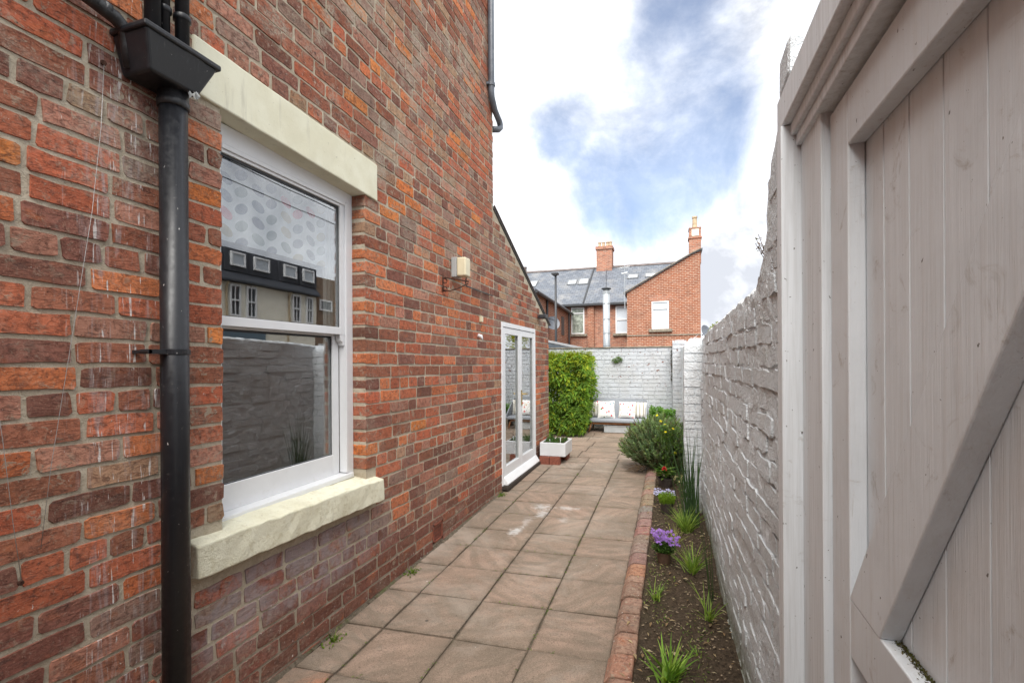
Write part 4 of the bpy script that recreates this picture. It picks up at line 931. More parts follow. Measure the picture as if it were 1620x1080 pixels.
while z < 1.83:
    x = -2.6-(k % 2)*.12+rk.uniform(-.03, .03)
    while x < .0:
        ln = .24*rk.uniform(.95, 1.05)*(.5 if rk.random() < .25 else 1); x1 = min(x+ln, .02); d_ = rk.uniform(.003, .010); j = lambda: rk.uniform(-.004, .004)
        if x1-x > .05:
            vs = [(x+.004+j(), YB-.004-d_, z+j()*.5), (x1-.012+j(), YB-.004-d_, z+j()*.5), (x1-.012+j(), YB-.004-d_, z+.072+j()*.5), (x+.004+j(), YB-.004-d_, z+.072+j()*.5), (x-.001, YB+.01, z-.004), (x1-.006, YB+.01, z-.004), (x1-.006, YB+.01, z+.077), (x-.001, YB+.01, z+.077)]
            fs = [(0, 1, 2, 3), (0, 4, 5, 1), (1, 5, 6, 2), (2, 6, 7, 3), (3, 7, 4, 0)]
            if x > -1.85 and cnt < 300 and z > .25: c = MB(); c.add(vs, fs); c.build('brick', 'white_back', bw, fix=False); cnt += 1
            else: rest.add(vs, fs)
        x = x1
    z += .0835; k += 1
rest.build('brickwork', 'white_back', bw, kind='stuff')
# ------------------------------------------------------------------ unseen wall added behind the camera to shade the gate
yw = thing('added_shade_wall', 'plain brick wall added out of view behind the viewpoint to shade the gate', 'wall', (-.7, -1.1, 0))
boxpart('wall', 'far_brick_dark', yw, -1.88, .60, -1.15, -.92, -.1, 2.9, 0); boxpart('coping', 'stone', yw, -1.88, .62, -1.19, -.88, 2.901, 2.97, .01)
# ------------------------------------------------------------------ gate and its frame
GX = .40
gf = thing('gateway', 'weathered white timber frame and stepped head board round the gate', 'frame', (.4, 1.6, 0))
boxpart('post_trim', 'gate_frame', gf, .325, .515, 1.680, 1.745, -.1, 2.300, .003)
boxpart('post', 'gate_frame', gf, .380, .52, 1.478, 1.679, -.1, 2.262, .003)
boxpart('head_board', 'gate_frame', gf, .330, .56, .20, 1.760, 2.302, 2.408, .005)
boxpart('head_moulding', 'gate_frame', gf, .352, .54, .20, 1.700, 2.266, 2.301, .004)
boxpart('head_beam', 'gate_frame', gf, .366, .52, .20, 1.677, 2.232, 2.265, .003)
boxpart('post', 'gate_frame', gf, .380, .52, .22, .40, -.1, 2.231, .003)
gt = thing('gate', 'off-white ledged and braced timber gate of vertical boards', 'gate', (.42, .9, 0))
T0, T1 = GX, .4375
boxpart('stile', 'gate', gt, T0, T1, 1.342, 1.471, .06, 2.218, .0035); boxpart('stile', 'gate', gt, T0, T1, .41, .54, .06, 2.218, .0035)
boxpart('top_rail', 'gate', gt, T0+.0005, T1, .5405, 1.3415, 2.088, 2.2175, .0035)
boxpart('middle_rail', 'gate', gt, T0+.0005, T1, .5405, 1.3415, .875, 1.010, .0035); boxpart('bottom_rail', 'gate', gt, T0+.0005, T1, .5405, 1.3415, .08, .24, .0035)
def brace(z_lo, z_hi):
    b = MB(); ya, yb = 1.340, .5425; wy = .172
    sl = (z_hi-z_lo)/(ya-yb-wy) 
    b.prism_x([(ya, z_lo), (ya-wy, z_lo), (yb, z_hi-.03), (yb, z_hi), (yb+wy, z_hi)], T0-.0015, T1-.001); return beveled(b.build('brace', 'gate', gt, fix=True), .0035)
b = MB()
b.prism_x([(1.3405, 1.0145), (1.168, 1.0105), (.5415, 1.945), (.5415, 2.087), (.595, 2.087)], T0-.0015, T1); beveled(b.build('brace', 'gate', gt, fix=True), .0035)
b = MB(); b.prism_x([(1.3405, .242), (1.168, .242), (.5415, .78), (.5415, .874), (.66, .874)], T0-.0015, T1); beveled(b.build('brace', 'gate', gt, fix=True), .0035)
by = [1.345, 1.244, 1.127, 1.003, .882, .765, .648, .536]
by = [1.470]+by+[.415]
for a, c in zip(by, by[1:]):
    b = MB(); gp = .0019+R.uniform(0, .0008); y0_, y1_ = c+gp, a-gp; jx = R.uniform(-.0008, .0008)
    b.prism_y([(.4385+jx+.005, 0), (.4385+jx, 0)], 0, 0) if False else None
    pr = [(.4395+jx, y0_), (.4385+jx, y0_+.001), (.4385+jx, y1_-.001), (.4395+jx, y1_), (.456, y1_), (.456, y0_)]
    n_ = len(pr); b.add([(x, y, .05) for x, y in pr]+[(x, y, 2.216) for x, y in pr], [tuple(range(n_)), tuple(range(2*n_-1, n_-1, -1))]+[(i, i+n_, (i+1) % n_+n_, (i+1) % n_) for i in range(n_)])
    b.build('board', 'gate', gt, fix=True)
for a in by[1:-1]:
    b = MB(); b.box(.4412, .4440, a-.0016, a+.0016, .06, 2.085); b.build('joint', 'dark_timber', gt)
bk = MB(); bk.box(.4565, .462, .416, 1.469, .06, 2.21); bk.build('backing', 'dark_timber', gt)
bk = MB(); bk.box(.475, .50, .40, 1.477, -.1, 2.23); bk.build('door_stop', 'dark_timber', gf)
# moss grown on the ledge of the middle rail
b = MB(); rm_ = random.Random(4)
for _ in range(900):
    y = 1.165-abs(rm_.gauss(0, .16)); 
    if y < .6: continue
    x = .4365-abs(rm_.gauss(0, .006)); a = rm_.uniform(0, 6.28); b.leaf((x, y, 1.0095), (math.cos(a), math.sin(a), rm_.uniform(.1, 1)), rm_.uniform(.002, .007), .003, rm_.choice([(.06, .05, .02), (.10, .11, .03), (.05, .035, .02), (.15, .13, .06)]))
tag(b.build('gate_moss', 'leaf', kind='stuff'), 'dark moss and dirt gathered on the gate rail under the brace', 'moss')

# ------------------------------------------------------------------ plants
def sphere_pts(rng):
    while True:
        p = Vector((rng.uniform(-1, 1), rng.uniform(-1, 1), rng.uniform(-1, 1)))
        if p.length <= 1: return p
# clipped climber hedge
rh = random.Random(17); hg = thing('hedge', 'bright yellow-green leafy climber trained as a dense block beside the bench', 'shrub', (-2.1, 9.7, .15))
b = MB(); HX0, HX1, HY0, HY1, HZ0, HZ1 = -3.0, -1.50, 9.12, 10.35, .17, 1.74
def hedge_off(u, v, w): return .09*mnoise.noise(Vector((u*3.1, v*3.1, w)))+.05*mnoise.noise(Vector((u*8, v*8, w+4)))
for i in range(21000):
    f = rh.random(); depth = rh.random()**1.7*.28
    if f < .62: x = rh.uniform(HX0, HX1); z = rh.uniform(HZ0+.03, HZ1); tz = (z-HZ0)/(HZ1-HZ0); y = HY0+depth-hedge_off(x, z, 1); nn = Vector((0, -1, .1)); x -= .0 if x < -2 else .10*(1-tz)**2*(x+2)/.5
    elif f < .85: y = rh.uniform(HY0, HY1); z = rh.uniform(HZ0+.1, HZ1); tz = (z-HZ0)/(HZ1-HZ0); x = HX1-depth+1.6*hedge_off(y, z, 2)-.16*(1-tz)**1.5-.30*max(0, tz-.72); nn = Vector((1, -.2, .1))
    else: x = rh.uniform(HX0, HX1); y = rh.uniform(HY0, HY1); z = HZ1-depth*.6+hedge_off(x, y, 3); nn = Vector((0, -.2, 1))
    cl = mnoise.noise(Vector((x*4.5, y*4.5, z*4.5))); tz = (z-HZ0)/(HZ1-HZ0)
    if cl < -.24 and depth < .12: continue
    if x > HX1-.22 and z > HZ1-.22 and (x-HX1+.22)**2+(z-HZ1+.22)**2 > .22**2: continue
    if z > HZ1-.08*abs(mnoise.noise(Vector((x*2.6, 0, 9))))*2-.07*max(0, (x-HX1+.45)/.45): continue
    d = (nn*.6+Vector((rh.uniform(-1, 1), rh.uniform(-.5, .5), rh.uniform(-1.6, .2)))).normalized()
    k = rh.uniform(.6, 1.3)*(.85+.45*cl+.25*tz); c = (.33*k, .40*k, .035*k) if rh.random() < .16+.55*tz**3 else (.15*k, .27*k, .035*k)
    b.leaf((x, y, z), d, rh.uniform(.045, .13), rh.uniform(.018, .044), c, up=(nn+Vector((rh.uniform(-.5, .5), rh.uniform(-.5, .5), .6))).normalized())
for i in range(150):                                           # loose sprigs above and beside the block
    x = rh.uniform(-2.4, HX1+.03); y = rh.uniform(HY0, HY0+.5); z = HZ1-.03; L_ = rh.uniform(.05, .16); dx = rh.uniform(-.5, .5)
    for q in range(9):
        t = q/9; p = (x+dx*L_*t, y, z-.06+L_*t); b.leaf(p, (rh.choice((-1, 1)), rh.uniform(-.4, .2), rh.uniform(-.2, .5)), .055, .022, (.22*rh.uniform(.8, 1.2), .27, .03))
b.build('foliage', 'leaf', hg, kind='stuff')
b = MB()
for i in range(14):
    x = rh.uniform(HX0, HX1-.2); y = rh.uniform(HY0+.3, HY1); b.tube([(x, y, gz(y)), (x+rh.uniform(-.1, .1), y, .6), (x+rh.uniform(-.2, .2), y-.05, 1.3), (x+rh.uniform(-.2, .2), y-.05, 1.55)], [.018, .013, .010, .004], 6)
b.build('stem', 'stem', hg, kind='stuff')


# rosemary bush
def needle_bush(name, lab, c, rx, ry, rz, shoots, cols, seed, L0=.16, needles=34, nl=.026, flop=0.3):
    rng = random.Random(seed); t = thing(name, lab, 'shrub', c); b = MB(); st = MB(); c = Vector(c)
    for i in range(shoots):
        p = sphere_pts(rng); p = p.normalized()*(rng.uniform(.55, .98)); 
        if p.z < -.75: continue
        lump = 1+.17*mnoise.noise(p*2.1+Vector((seed, 0, 0)))+.10*mnoise.noise(p*5)
        q = c+Vector((p.x*rx*lump, p.y*ry*lump, (p.z*.5+.5)*rz*lump*(1-.18*p.x*p.x)))
        d = (Vector((p.x*.8, p.y*.8, p.z*.6+.65))+sphere_pts(rng)*flop).normalized(); L_ = L0*rng.uniform(.6, 1.3)
        k = rng.uniform(.65, 1.25)*(.9+.3*mnoise.noise(p*3.3)); cc = rng.choice(cols); col = tuple(x*k for x in cc)
        nrm_ = d.orthogonal().normalized(); bi = d.cross(nrm_); s0 = q-d*L_
        st.tube([s0, q], [.0022, .001], 4, cap=False)
        for m_ in range(needles):
            tt = rng.uniform(.05, 1); a = rng.uniform(0, 2*PI); sd = nrm_*math.cos(a)+bi*math.sin(a); dd = (sd+d*(.8+tt*.8)).normalized(); bp_ = s0+d*L_*tt
            w_ = sd.cross(d).normalized()*.0030; e = bp_+dd*nl*rng.uniform(.7, 1.15); kk = rng.uniform(.8, 1.2)
            b.add([bp_-w_*.7, bp_+w_*.7, bp_+dd*nl*.55+w_, e, bp_+dd*nl*.55-w_], [(0, 1, 2, 3, 4)], tuple(x*kk for x in col))
    b.build('foliage', 'leaf', t, kind='stuff')
    for i in range(46):
        a = rng.uniform(0, 6.28); e = c+Vector((math.cos(a)*rx*rng.uniform(.4, .85), math.sin(a)*ry*rng.uniform(.3, .8), rz*rng.uniform(.15, .75)))
        m_ = (c+e)/2+Vector((rng.uniform(-.05, .05), rng.uniform(-.05, .05), rng.uniform(-.04, .06)))
        st.tube([c+Vector((rng.uniform(-.05, .05), rng.uniform(-.05, .05), -.03)), m_, e], [.009, .006, .003], 5, cap=False)
    st.build('branches', 'stem', t, kind='stuff'); return t
RC = [(.22, .33, .17), (.29, .41, .22), (.16, .26, .13), (.34, .46, .20), (.22, .22, .13)]
needle_bush('rosemary_bush', 'large grey-green rosemary bush spilling over the far end of the soil bed', (-.165, 6.85, .12), .56, .46, .76, 2300, RC, 6, L0=.19, needles=32, nl=.034)
# twiggy bare stems hanging out on the path side
b = MB(); rt = random.Random(12)
for i in range(22):
    x, y = -.42+rt.uniform(-.05, .1), 6.62+rt.uniform(-.1, .1); z = .18; pts = [(x, y, z)]
    for q in range(4): x -= rt.uniform(.02, .06); y -= rt.uniform(-.02, .04); z += rt.uniform(-.045, .025); pts.append((x, y, max(z, .105)))
    b.tube(pts, [.004, .003, .0025, .002, .0015], 4)
tw = b.build('dry_twigs', 'stem'); tag(tw, 'bare brown twigs trailing from the rosemary onto the paving', 'twigs')
def flowers(b, c, n, r, s_, col, rng, petals=5, zr=.3):
    for i in range(n):
        p = Vector(c)+Vector((rng.uniform(-r, r), rng.uniform(-r, r), rng.uniform(-r, r)*zr)); up = Vector((rng.uniform(-.5, .5), -.6+rng.uniform(-.4, .4), .8)).normalized(); k = rng.uniform(.8, 1.15)
        u = up.orthogonal().normalized(); v = up.cross(u)
        for q in range(petals):
            a = 2*PI*q/petals+rng.uniform(-.2, .2); b.leaf(p, (u*math.cos(a)+v*math.sin(a)+up*.35), s_, s_*.75, tuple(x*k for x in col), up=up)
b = MB(); rf_ = random.Random(31)
for (x, y, z) in ((-.12, 6.5, .80), (-.07, 6.47, .76), (-.02, 6.47, .69), (.0, 6.46, .71), (-.06, 6.45, .67), (.05, 6.5, .40), (-.19, 6.55, .86)): flowers(b, (x, y, z), 1, .015, .022, (.80, .70, .03), rf_, 5)
t = thing('yellow_flowers', 'small yellow poppy-like flowers poking out of the rosemary bush', 'flowers', (-.05, 6.5, .1)); b.build('blossom', 'petal', t)
b = MB()
for i in range(9):
    x0_, y0_ = -.05+rf_.uniform(-.05, .05), 6.55; b.tube([(x0_, y0_, .1), (x0_+rf_.uniform(-.08, .08), 6.48, .45), (x0_+rf_.uniform(-.1, .08), 6.46, .72)], [.003, .002, .0015], 4, (.1, .2, .03))
for i in range(220): b.leaf((-.03+rf_.gauss(0, .09), 6.47+rf_.uniform(-.03, .08), rf_.uniform(.35, .78)), (rf_.uniform(-1, 1), -.4, rf_.uniform(-.5, .8)), .04, .018, (.11*rf_.uniform(.7, 1.3), .20, .03))
b.build('foliage', 'leaf', t, kind='stuff')
t = thing('primrose', 'pale cream primroses in the bed at the foot of the wall', 'flowers', (.1, 6.15, .08)); b = MB(); flowers(b, (.10, 6.15, .17), 16, .07, .02, (.72, .66, .35), rf_, 5, .6); b.build('blossom', 'petal', t, kind='stuff'); b = MB()
for i in range(50): b.leaf((.10+rf_.gauss(0, .05), 6.15+rf_.uniform(-.06, .06), .09+rf_.uniform(0, .1)), (rf_.uniform(-1, 1), -.4, rf_.uniform(0, 1)), .05, .025, (.08, .12, .03))
b.build('foliage', 'leaf', t, kind='stuff')

# big-leafed plant by the back wall, right of the bench
b = MB(); rl = random.Random(23); t = thing('strawberry_plant', 'mound of fresh green leaves against the white back wall right of the bench', 'plant', (-.2, 10.2, .15))
for i in range(1700):
    p = sphere_pts(rl); p = Vector((rl.uniform(-1, 1), rl.uniform(-1, 1), rl.uniform(-1, 1))); q = Vector((-.18+p.x*.23, 10.22+p.y*.2, .50+p.z*.11+.12*mnoise.noise(Vector((p.x*2.2, p.y, 1)))))
    k = rl.uniform(.6, 1.25); b.leaf(q, (p.x+rl.uniform(-.7, .7), p.y-.3+rl.uniform(-.5, .5), rl.uniform(-.4, .5)), rl.uniform(.035, .055), .035, (.17*k, .34*k, .06*k), up=(p+Vector((0, -.3, .6))).normalized())
b.build('foliage', 'leaf', t, kind='stuff')
boxpart('planter', 'stone', t, -.40, .015, 10.05, 10.42, .14, .42, .01)
# small leafy sprout growing out of the back wall
b = MB()
for i in range(150):
    p = sphere_pts(rl); k = rl.uniform(.6, 1.2); b.leaf((-1.10+p.x*.10+.03*p.z, YB-.03+p.y*.03, 1.60+p.z*.05), (p.x, -.6, p.z+rl.uniform(-.3, .3)), .04, .022, (.17*k, .27*k, .09*k))
tag(b.build('wall_fern', 'leaf'), 'little green fern growing high on the white back wall', 'fern')
b = MB()
for i in range(170):
    z = rl.uniform(1.15, 1.80); b.leaf((.017+rl.uniform(-.02, .006), YB-.05+rl.uniform(-.02, .02), z), (rl.uniform(-1, 1), -.5, rl.uniform(-1, .5)), .03, .015, rl.choice([(.05, .07, .02), (.10, .07, .04), (.06, .045, .03)]))
tag(b.build('corner_ivy', 'leaf'), 'dark dried ivy strand in the corner between back wall and corner pier', 'ivy')

# pots in the bed
def pot(lab, name, x, y, r, h, mat):
    z = gz(y)+.012; t = thing(name, lab, 'potted plant', (x, y, z)); b = MB(); b.lathe((x, y, z), [(0, 0), (r*.78, 0), (r*.80, .004), (r, h-.012), (r*1.07, h-.012), (r*1.07, h), (r*.97, h), (r*.93, h-.02), (0, h-.022)], 24); b.build('pot', mat, t, smooth=False); return t, z+h
rp_ = random.Random(41)
t, zt = pot('brown pot of small purple bellflowers standing in the soil bed', 'purple_flower_pot', -.062, 3.83, .052, .10, 'pot_brown')
b = MB()
for i in range(520):
    p = sphere_pts(rp_); k = rp_.uniform(.6, 1.25); b.leaf((-.062+p.x*.078, 3.83+p.y*.07, zt+.03+p.z*.045), (p.x+rp_.uniform(-.6, .6), p.y-.2, rp_.uniform(-.5, .7)), .022, .016, (.075*k, .15*k, .03*k))
for i in range(40):
    a = rp_.uniform(0, 6.28); b.tube([(-.062, 3.83, zt), (-.062+.07*math.cos(a), 3.83+.06*math.sin(a), zt+rp_.uniform(.08, .13))], [.0012, .0008], 4, (.07, .12, .03))
b.build('foliage', 'leaf', t, kind='stuff')
b = MB(); flowers(b, (-.045, 3.82, zt+.105), 95, .095, .013, (.36, .20, .62), rp_, 5, .3); flowers(b, (-.11, 3.80, zt+.15), 20, .04, .013, (.42, .24, .68), rp_, 5, .6); b.build('blossom', 'petal', t, kind='stuff')
t, zt = pot('dark pot of upright lime green feathery heather in the soil bed', 'green_heather_pot', -.05, 5.02, .062, .115, 'pot_dark')
b = MB()
for i in range(260):
    a = rp_.uniform(0, 6.28); rr0 = rp_.random()**.5*.07; x, y = -.05+rr0*math.cos(a), 5.02+rr0*math.sin(a); hh = .12*(1-.35*(rr0/.07)**2)*rp_.uniform(.75, 1.1); k = rp_.uniform(.7, 1.2); tip = (x+.3*rr0*math.cos(a), y+.3*rr0*math.sin(a))
    for q in range(10): tt = q/10; b.leaf((x+(tip[0]-x)*tt, y+(tip[1]-y)*tt, zt-.015+hh*tt), (rp_.uniform(-1, 1), rp_.uniform(-1, 1), 1.4), .015, .006, (.20*k, .32*k, .03*k))
b.build('foliage', 'leaf', t, kind='stuff')
t, zt = pot('small pot of pale blue flowers behind the lime green heather', 'blue_flower_pot', -.075, 5.35, .055, .085, 'pot_dark')
b = MB()
for i in range(160):
    p = sphere_pts(rp_); b.leaf((-.075+p.x*.10, 5.35+p.y*.07, zt+.0+p.z*.02), (p.x, p.y-.2, .5), .02, .012, (.07, .12, .04))
b.build('foliage', 'leaf', t, kind='stuff'); b = MB(); flowers(b, (-.075, 5.33, zt+.035), 85, .105, .0125, (.52, .52, .78), rp_, 5, .15); b.build('blossom', 'petal', t, kind='stuff')
t, zt = pot('dark pot with a crimson flower over long glossy leaves, beside the rosemary', 'red_flower_pot', -.075, 6.0, .085, .11, 'pot_dark')
b = MB()
for i in range(54):
    a = 2*PI*i/27+rp_.uniform(-.2, .2); k = rp_.uniform(.7, 1.35); L_ = rp_.uniform(.09, .16); c = (.06*k, .14*k, .03*k) if rp_.random() < .7 else (.14*k, .22*k, .05*k)
    b.leaf((-.075+.02*math.cos(a), 6.0+.02*math.sin(a), zt+rp_.uniform(-.01, .09)), (math.cos(a), math.sin(a), rp_.uniform(.1, .8)), L_, .038, c)
b.build('foliage', 'leaf', t, kind='stuff')
b = MB(); p0 = Vector((-.085, 5.95, zt+.125))
for ring_, (nn_, el) in enumerate(((6, 1.4), (9, .7), (11, .25), (10, -.1))):
    for q in range(nn_): a = 2*PI*q/nn_+ring_; b.leaf(p0-Vector((0, 0, .006*ring_)), (math.cos(a), math.sin(a), el), .022+.006*ring_, .022, (.72*rp_.uniform(.8, 1.1), .012, .06))
b.build('blossom', 'petal', t)
# clumps of strappy leaves
CG = [(.20, .32, .06), (.28, .38, .08), (.14, .23, .045)]
def clump(lab, x, y, n, hgt, spread, w, seed, cols=CG, droop=.9, name='grass_clump'):
    rng = random.Random(seed); b = MB()
    for i in range(n):
        a = rng.uniform(0, 2*PI); t = rng.random()**.8*spread; k = rng.uniform(.7, 1.25); c = rng.choice(cols)
        bx_, by_ = x+rng.gauss(0, .014), y+rng.gauss(0, .018)
        bx_ = min(bx_, wallx(by_)-.02)
        b.blade((bx_, by_, gz(y)+.01), (math.cos(a)*t, math.sin(a)*t, 1), hgt*rng.uniform(.55, 1.15), w*rng.uniform(.7, 1.2), rng.uniform(.2, droop), tuple(q*k for q in c), 5)
    return tag(b.build(name, 'leaf'), lab, 'plant', 'clumps of strappy leaves in the soil bed')
clump('broad-leaved bright green bulb clump at the very front of the bed', -.02, 2.46, 55, .20, .75, .013, 1, [(.20, .36, .05), (.28, .42, .07), (.14, .27, .04)], .9)
clump('thin pale grass tuft beside the kerb, nearest the purple flowers', -.10, 3.28, 24, .15, 1.1, .006, 2)
clump('yellow-green grass clump between the purple flower pot and the wall', .14, 3.72, 70, .24, .9, .0065, 3)
clump('dark thin grass sprays leaning on the wall foot in the middle of the bed', .20, 3.10, 26, .22, 1.0, .006, 4)
clump('full yellow-green grass clump at the foot of the reeds', .12, 4.55, 110, .26, .95, .0065, 5)
clump('small fresh tuft beside the kerb behind the purple flower pot', -.12, 4.35, 34, .10, 1.1, .005, 6)
clump('bluish tuft of fine leaves on the front soil by the wall', .12, 2.72, 16, .07, 1.2, .006, 7)
clump('loose yellowing grass spray between kerb and reeds', .02, 4.25, 40, .17, 1.2, .005, 8, [(.30, .34, .08), (.36, .34, .12)])
b = MB(); rg_ = random.Random(61)
for i in range(2600):
    y = rg_.uniform(2.2, 6.3); x = rg_.uniform(-.17, wallx(y)-.02)
    if mnoise.noise(Vector((x*5, y*3.2, 7))) < .08: continue
    k = rg_.uniform(.6, 1.3); a = rg_.uniform(0, 6.28); c = rg_.choice([(.16, .24, .05), (.11, .18, .04), (.24, .28, .08), (.25, .19, .10)])
    b.leaf((x, y, gz(y)+.02+.02*mnoise.noise(Vector((x*6, y*6, 0)))), (math.cos(a), math.sin(a), rg_.uniform(.1, 1.2)), rg_.uniform(.010, .026), rg_.uniform(.005, .011), tuple(q*k for q in c))
tag(b.build('ground_weeds', 'leaf', kind='stuff'), 'low weeds and seedlings scattered over the soil bed', 'weeds')
b = MB()
for i in range(260):
    y = rg_.uniform(1.9, 6.5); x = rg_.uniform(-.24, wallx(y)-.02); k = rg_.uniform(.7, 1.2); a = rg_.uniform(0, 6.28); L_ = rg_.uniform(.02, .05); z = gz(y)+.035 if x > -.18 else gz(y)+.05
    b.leaf((x, y, z), (math.cos(a), math.sin(a), rg_.uniform(-.1, .2)), L_, L_*rg_.uniform(.12, .5), rg_.choice([(.42*k, .32*k, .19*k), (.30*k, .2*k, .11*k), (.5*k, .42*k, .28*k)]))
tag(b.build('dead_leaves', 'leaf', kind='stuff'), 'dry brown leaves and straw lying on the soil bed and kerb', 'leaves')
rng = random.Random(77); b = MB()
for i in range(46):
    a = rng.uniform(0, 2*PI); t = rng.uniform(.02, .30); k = rng.uniform(.7, 1.2); lx = .17+rng.gauss(0, .025); ly = 4.72+rng.gauss(0, .04)
    dx_ = -abs(math.cos(a))*t if rng.random() < .75 else .02
    b.blade((min(lx, .24), ly, gz(ly)), (dx_, math.sin(a)*t*.6, 1), rng.uniform(.45, 1.02), .0085, rng.uniform(0, .25), (.050*k, .095*k, .040*k), 7)
tag(b.build('reeds', 'leaf'), 'tall thin dark green reeds rising against the white pier', 'reeds')
b = MB()
for i in range(7):
    b.blade((.235+rng.uniform(-.01, .01), 3.35+rng.uniform(-.1, .1), gz(3.3)), (rng.uniform(-.12, .02), rng.uniform(-.25, .25), 1), rng.uniform(.2, .62), .0045, .1, (.04, .06, .025), 6)
tag(b.build('grass_stalks', 'leaf'), 'few tall dark stalks standing close against the side wall', 'plant')
# sprig growing on top of the sweep of the wall
b = MB(); rv = random.Random(5)
for q in range(5):
    x, y, z = .35, 2.06+q*.012, 1.97; dx, dz = rv.uniform(-.35, .05), rv.uniform(.6, 1); L_ = rv.uniform(.05, .13); p0 = Vector((x, y, z)); p1 = p0+Vector((dx*L_-.01, .06*rv.uniform(-1, 1), dz*L_)); b.tube([p0, p1], [.0015, .001], 4, (.10, .04, .03))
    for k in range(9): tt = rv.uniform(.3, 1); b.leaf(p0+(p1-p0)*tt, (rv.uniform(-1, 1), rv.uniform(-1, 1), rv.uniform(-.3, .6)), .012, .008, rv.choice([(.14, .06, .04), (.20, .10, .06), (.10, .09, .03)]))
tag(b.build('wall_sprig', 'leaf'), 'tiny reddish sprig growing out of the top of the side wall', 'plant')

# ------------------------------------------------------------------ trough on bricks
tz_ = .095
for i, (x0, x1, y0, y1, lab) in enumerate([(-1.83, -1.685, 6.80, 6.905, 0), (-1.68, -1.53, 6.80, 6.905, 0), (-1.60, -1.495, 7.14, 7.36, 0), (-1.83, -1.70, 7.14, 7.36, 0)]):
    b = MB(); b.box(x0, x1, y0, y1, gz(6.9)-.02, tz_+.102); o = b.build('loose_brick', 'terracotta')
    beveled(tag(o, ['dark red brick under the near left corner of the white trough', 'dark red brick under the near right corner of the white trough', 'dark red brick under the far right corner of the white trough', 'brick under the far left corner of the white trough by the wall'][i], 'brick', 'bricks propping up the trough'), .005)
tr = thing('planter_trough', 'white glazed sink planter raised on bricks by the brick wall', 'planter', (-1.64, 7.1, .2))
b = MB(); x0, x1, y0, y1, z0, z1 = -1.835, -1.455, 6.84, 7.34, .199, .395; w_ = .028
b.box(x0, x1, y0, y0+w_, z0, z1); b.box(x0, x1, y1-w_, y1, z0, z1); b.box(x0, x0+w_, y0+w_, y1-w_, z0, z1); b.box(x1-w_, x1, y0+w_, y1-w_, z0, z1); b.box(x0+w_, x1-w_, y0+w_, y1-w_, z0, z0+.03)
beveled(b.build('basin', 'trough', tr), .009, 2); boxpart('soil', 'soil', tr, x0+w_, x1-w_, y0+w_, y1-w_, z0+.031, z1-.012, 0)
b = MB(); rng = random.Random(3)
for i in range(240): b.leaf((rng.uniform(x0+.04, x1-.04), rng.uniform(y0+.05, y1-.05), z1-.012), (rng.uniform(-.4, .4), rng.uniform(-.4, .4), 1), rng.uniform(.02, .06), .018, (.06, .13, .03))
for i in range(6): q = rng.uniform(x0+.06, x1-.06); b.tube([(q, 7.0, z1-.03), (q+rng.uniform(-.06, .06), 7.0, z1+rng.uniform(.06, .17))], [.003, .0015], 5, (.16, .09, .05))
for i in range(26): b.blade((x0+.10, 7.05, z1-.03), (rng.uniform(-.3, .3), rng.uniform(-.3, .3), 1), rng.uniform(.08, .2), .007, .3, (.09, .17, .04), 4)
b.build('seedlings', 'leaf', tr, kind='stuff')
for i, x in enumerate((x0+.13, x0+.29)):
    b = MB(); b.box(x-.005, x+.005, 6.93, 6.932, z1-.04, z1+.035+.03*i); b.build('plant_label', 'white_lamp', tr)

# ------------------------------------------------------------------ bench with cushions
bn = thing('garden_bench', 'grey woven two-seat garden bench on teak legs against the back wall', 'bench', (-1.1, 10.0, .14))
g0 = .147; BX0, BX1, BY0, BY1 = -1.640, -.46, 9.72, 10.35
b = MB(); n = 30; vs = []
for i in range(n+1):                                          # wrap-round shell: a U in plan, sloping arms
    t = i/n; 
    if t < .22: q = t/.22; x, y = BX0, BY0+.03+(BY1-.10-BY0-.03)*q; h = .30+.30*q**.8
    elif t < .30: q = (t-.22)/.08; a = q*PI/2; x, y = BX0+.10*(1-math.cos(a)), BY1-.10+.10*math.sin(a); h = .60+.035*q
    elif t < .70: q = (t-.30)/.40; x, y = BX0+.10+(BX1-BX0-.2)*q, BY1; h = .635
    elif t < .78: q = (t-.70)/.08; a = q*PI/2; x, y = BX1-.10+.10*math.sin(a), BY1-.10+.10*math.cos(a); h = .635-.035*q
    else: q = (t-.78)/.22; x, y = BX1, BY1-.10-(BY1-.10-BY0-.03)*q; h = .60-.30*q**1.2
    cx_ = (BX0+BX1)/2; ix = (cx_-x)/abs(cx_-x+1e-6)*.022 if t < .26 or t > .74 else 0; iy = -.022 if .22 < t < .78 else 0
    lean = .05*max(0, 1-abs((t-.5)/.28)) if .22 < t < .78 else 0
    vs += [(x, y-.05, g0+.235), (x-ix*.0, y+lean, g0+h), (x+ix, y+iy+lean, g0+h), (x+ix, y+iy-.05, g0+.235)]
b.add(vs, [(4*i+k, 4*(i+1)+k, 4*(i+1)+(k+1) % 4, 4*i+(k+1) % 4) for i in range(n) for k in range(4)]+[(0, 1, 2, 3), (4*n+3, 4*n+2, 4*n+1, 4*n)]); b.build('backrest', 'weave', bn, fix=True)
boxpart('seat', 'weave', bn, BX0+.012, BX1-.012, BY0, BY1-.04, g0+.205, g0+.262, .015)
boxpart('seat_rail', 'wood', bn, BX0+.08, BX1-.08, BY0+.05, BY0+.085, g0+.160, g0+.203, .004)
boxpart('seat_rail', 'wood', bn, BX0+.08, BX1-.08, BY1-.12, BY1-.085, g0+.165, g0+.203, .004)
for sx in (0, 1):
    for yy in (BY0+.07, BY1-.10):
        x = BX0+.10 if sx == 0 else BX1-.10; dx = -.05 if sx == 0 else .05; b = MB(); b.tube([(x, yy, g0+.203), (x+dx, yy-(.03 if yy < 10 else -.03), g0-.005)], [.022, .014], 10); b.build('leg', 'wood', bn, smooth=True)
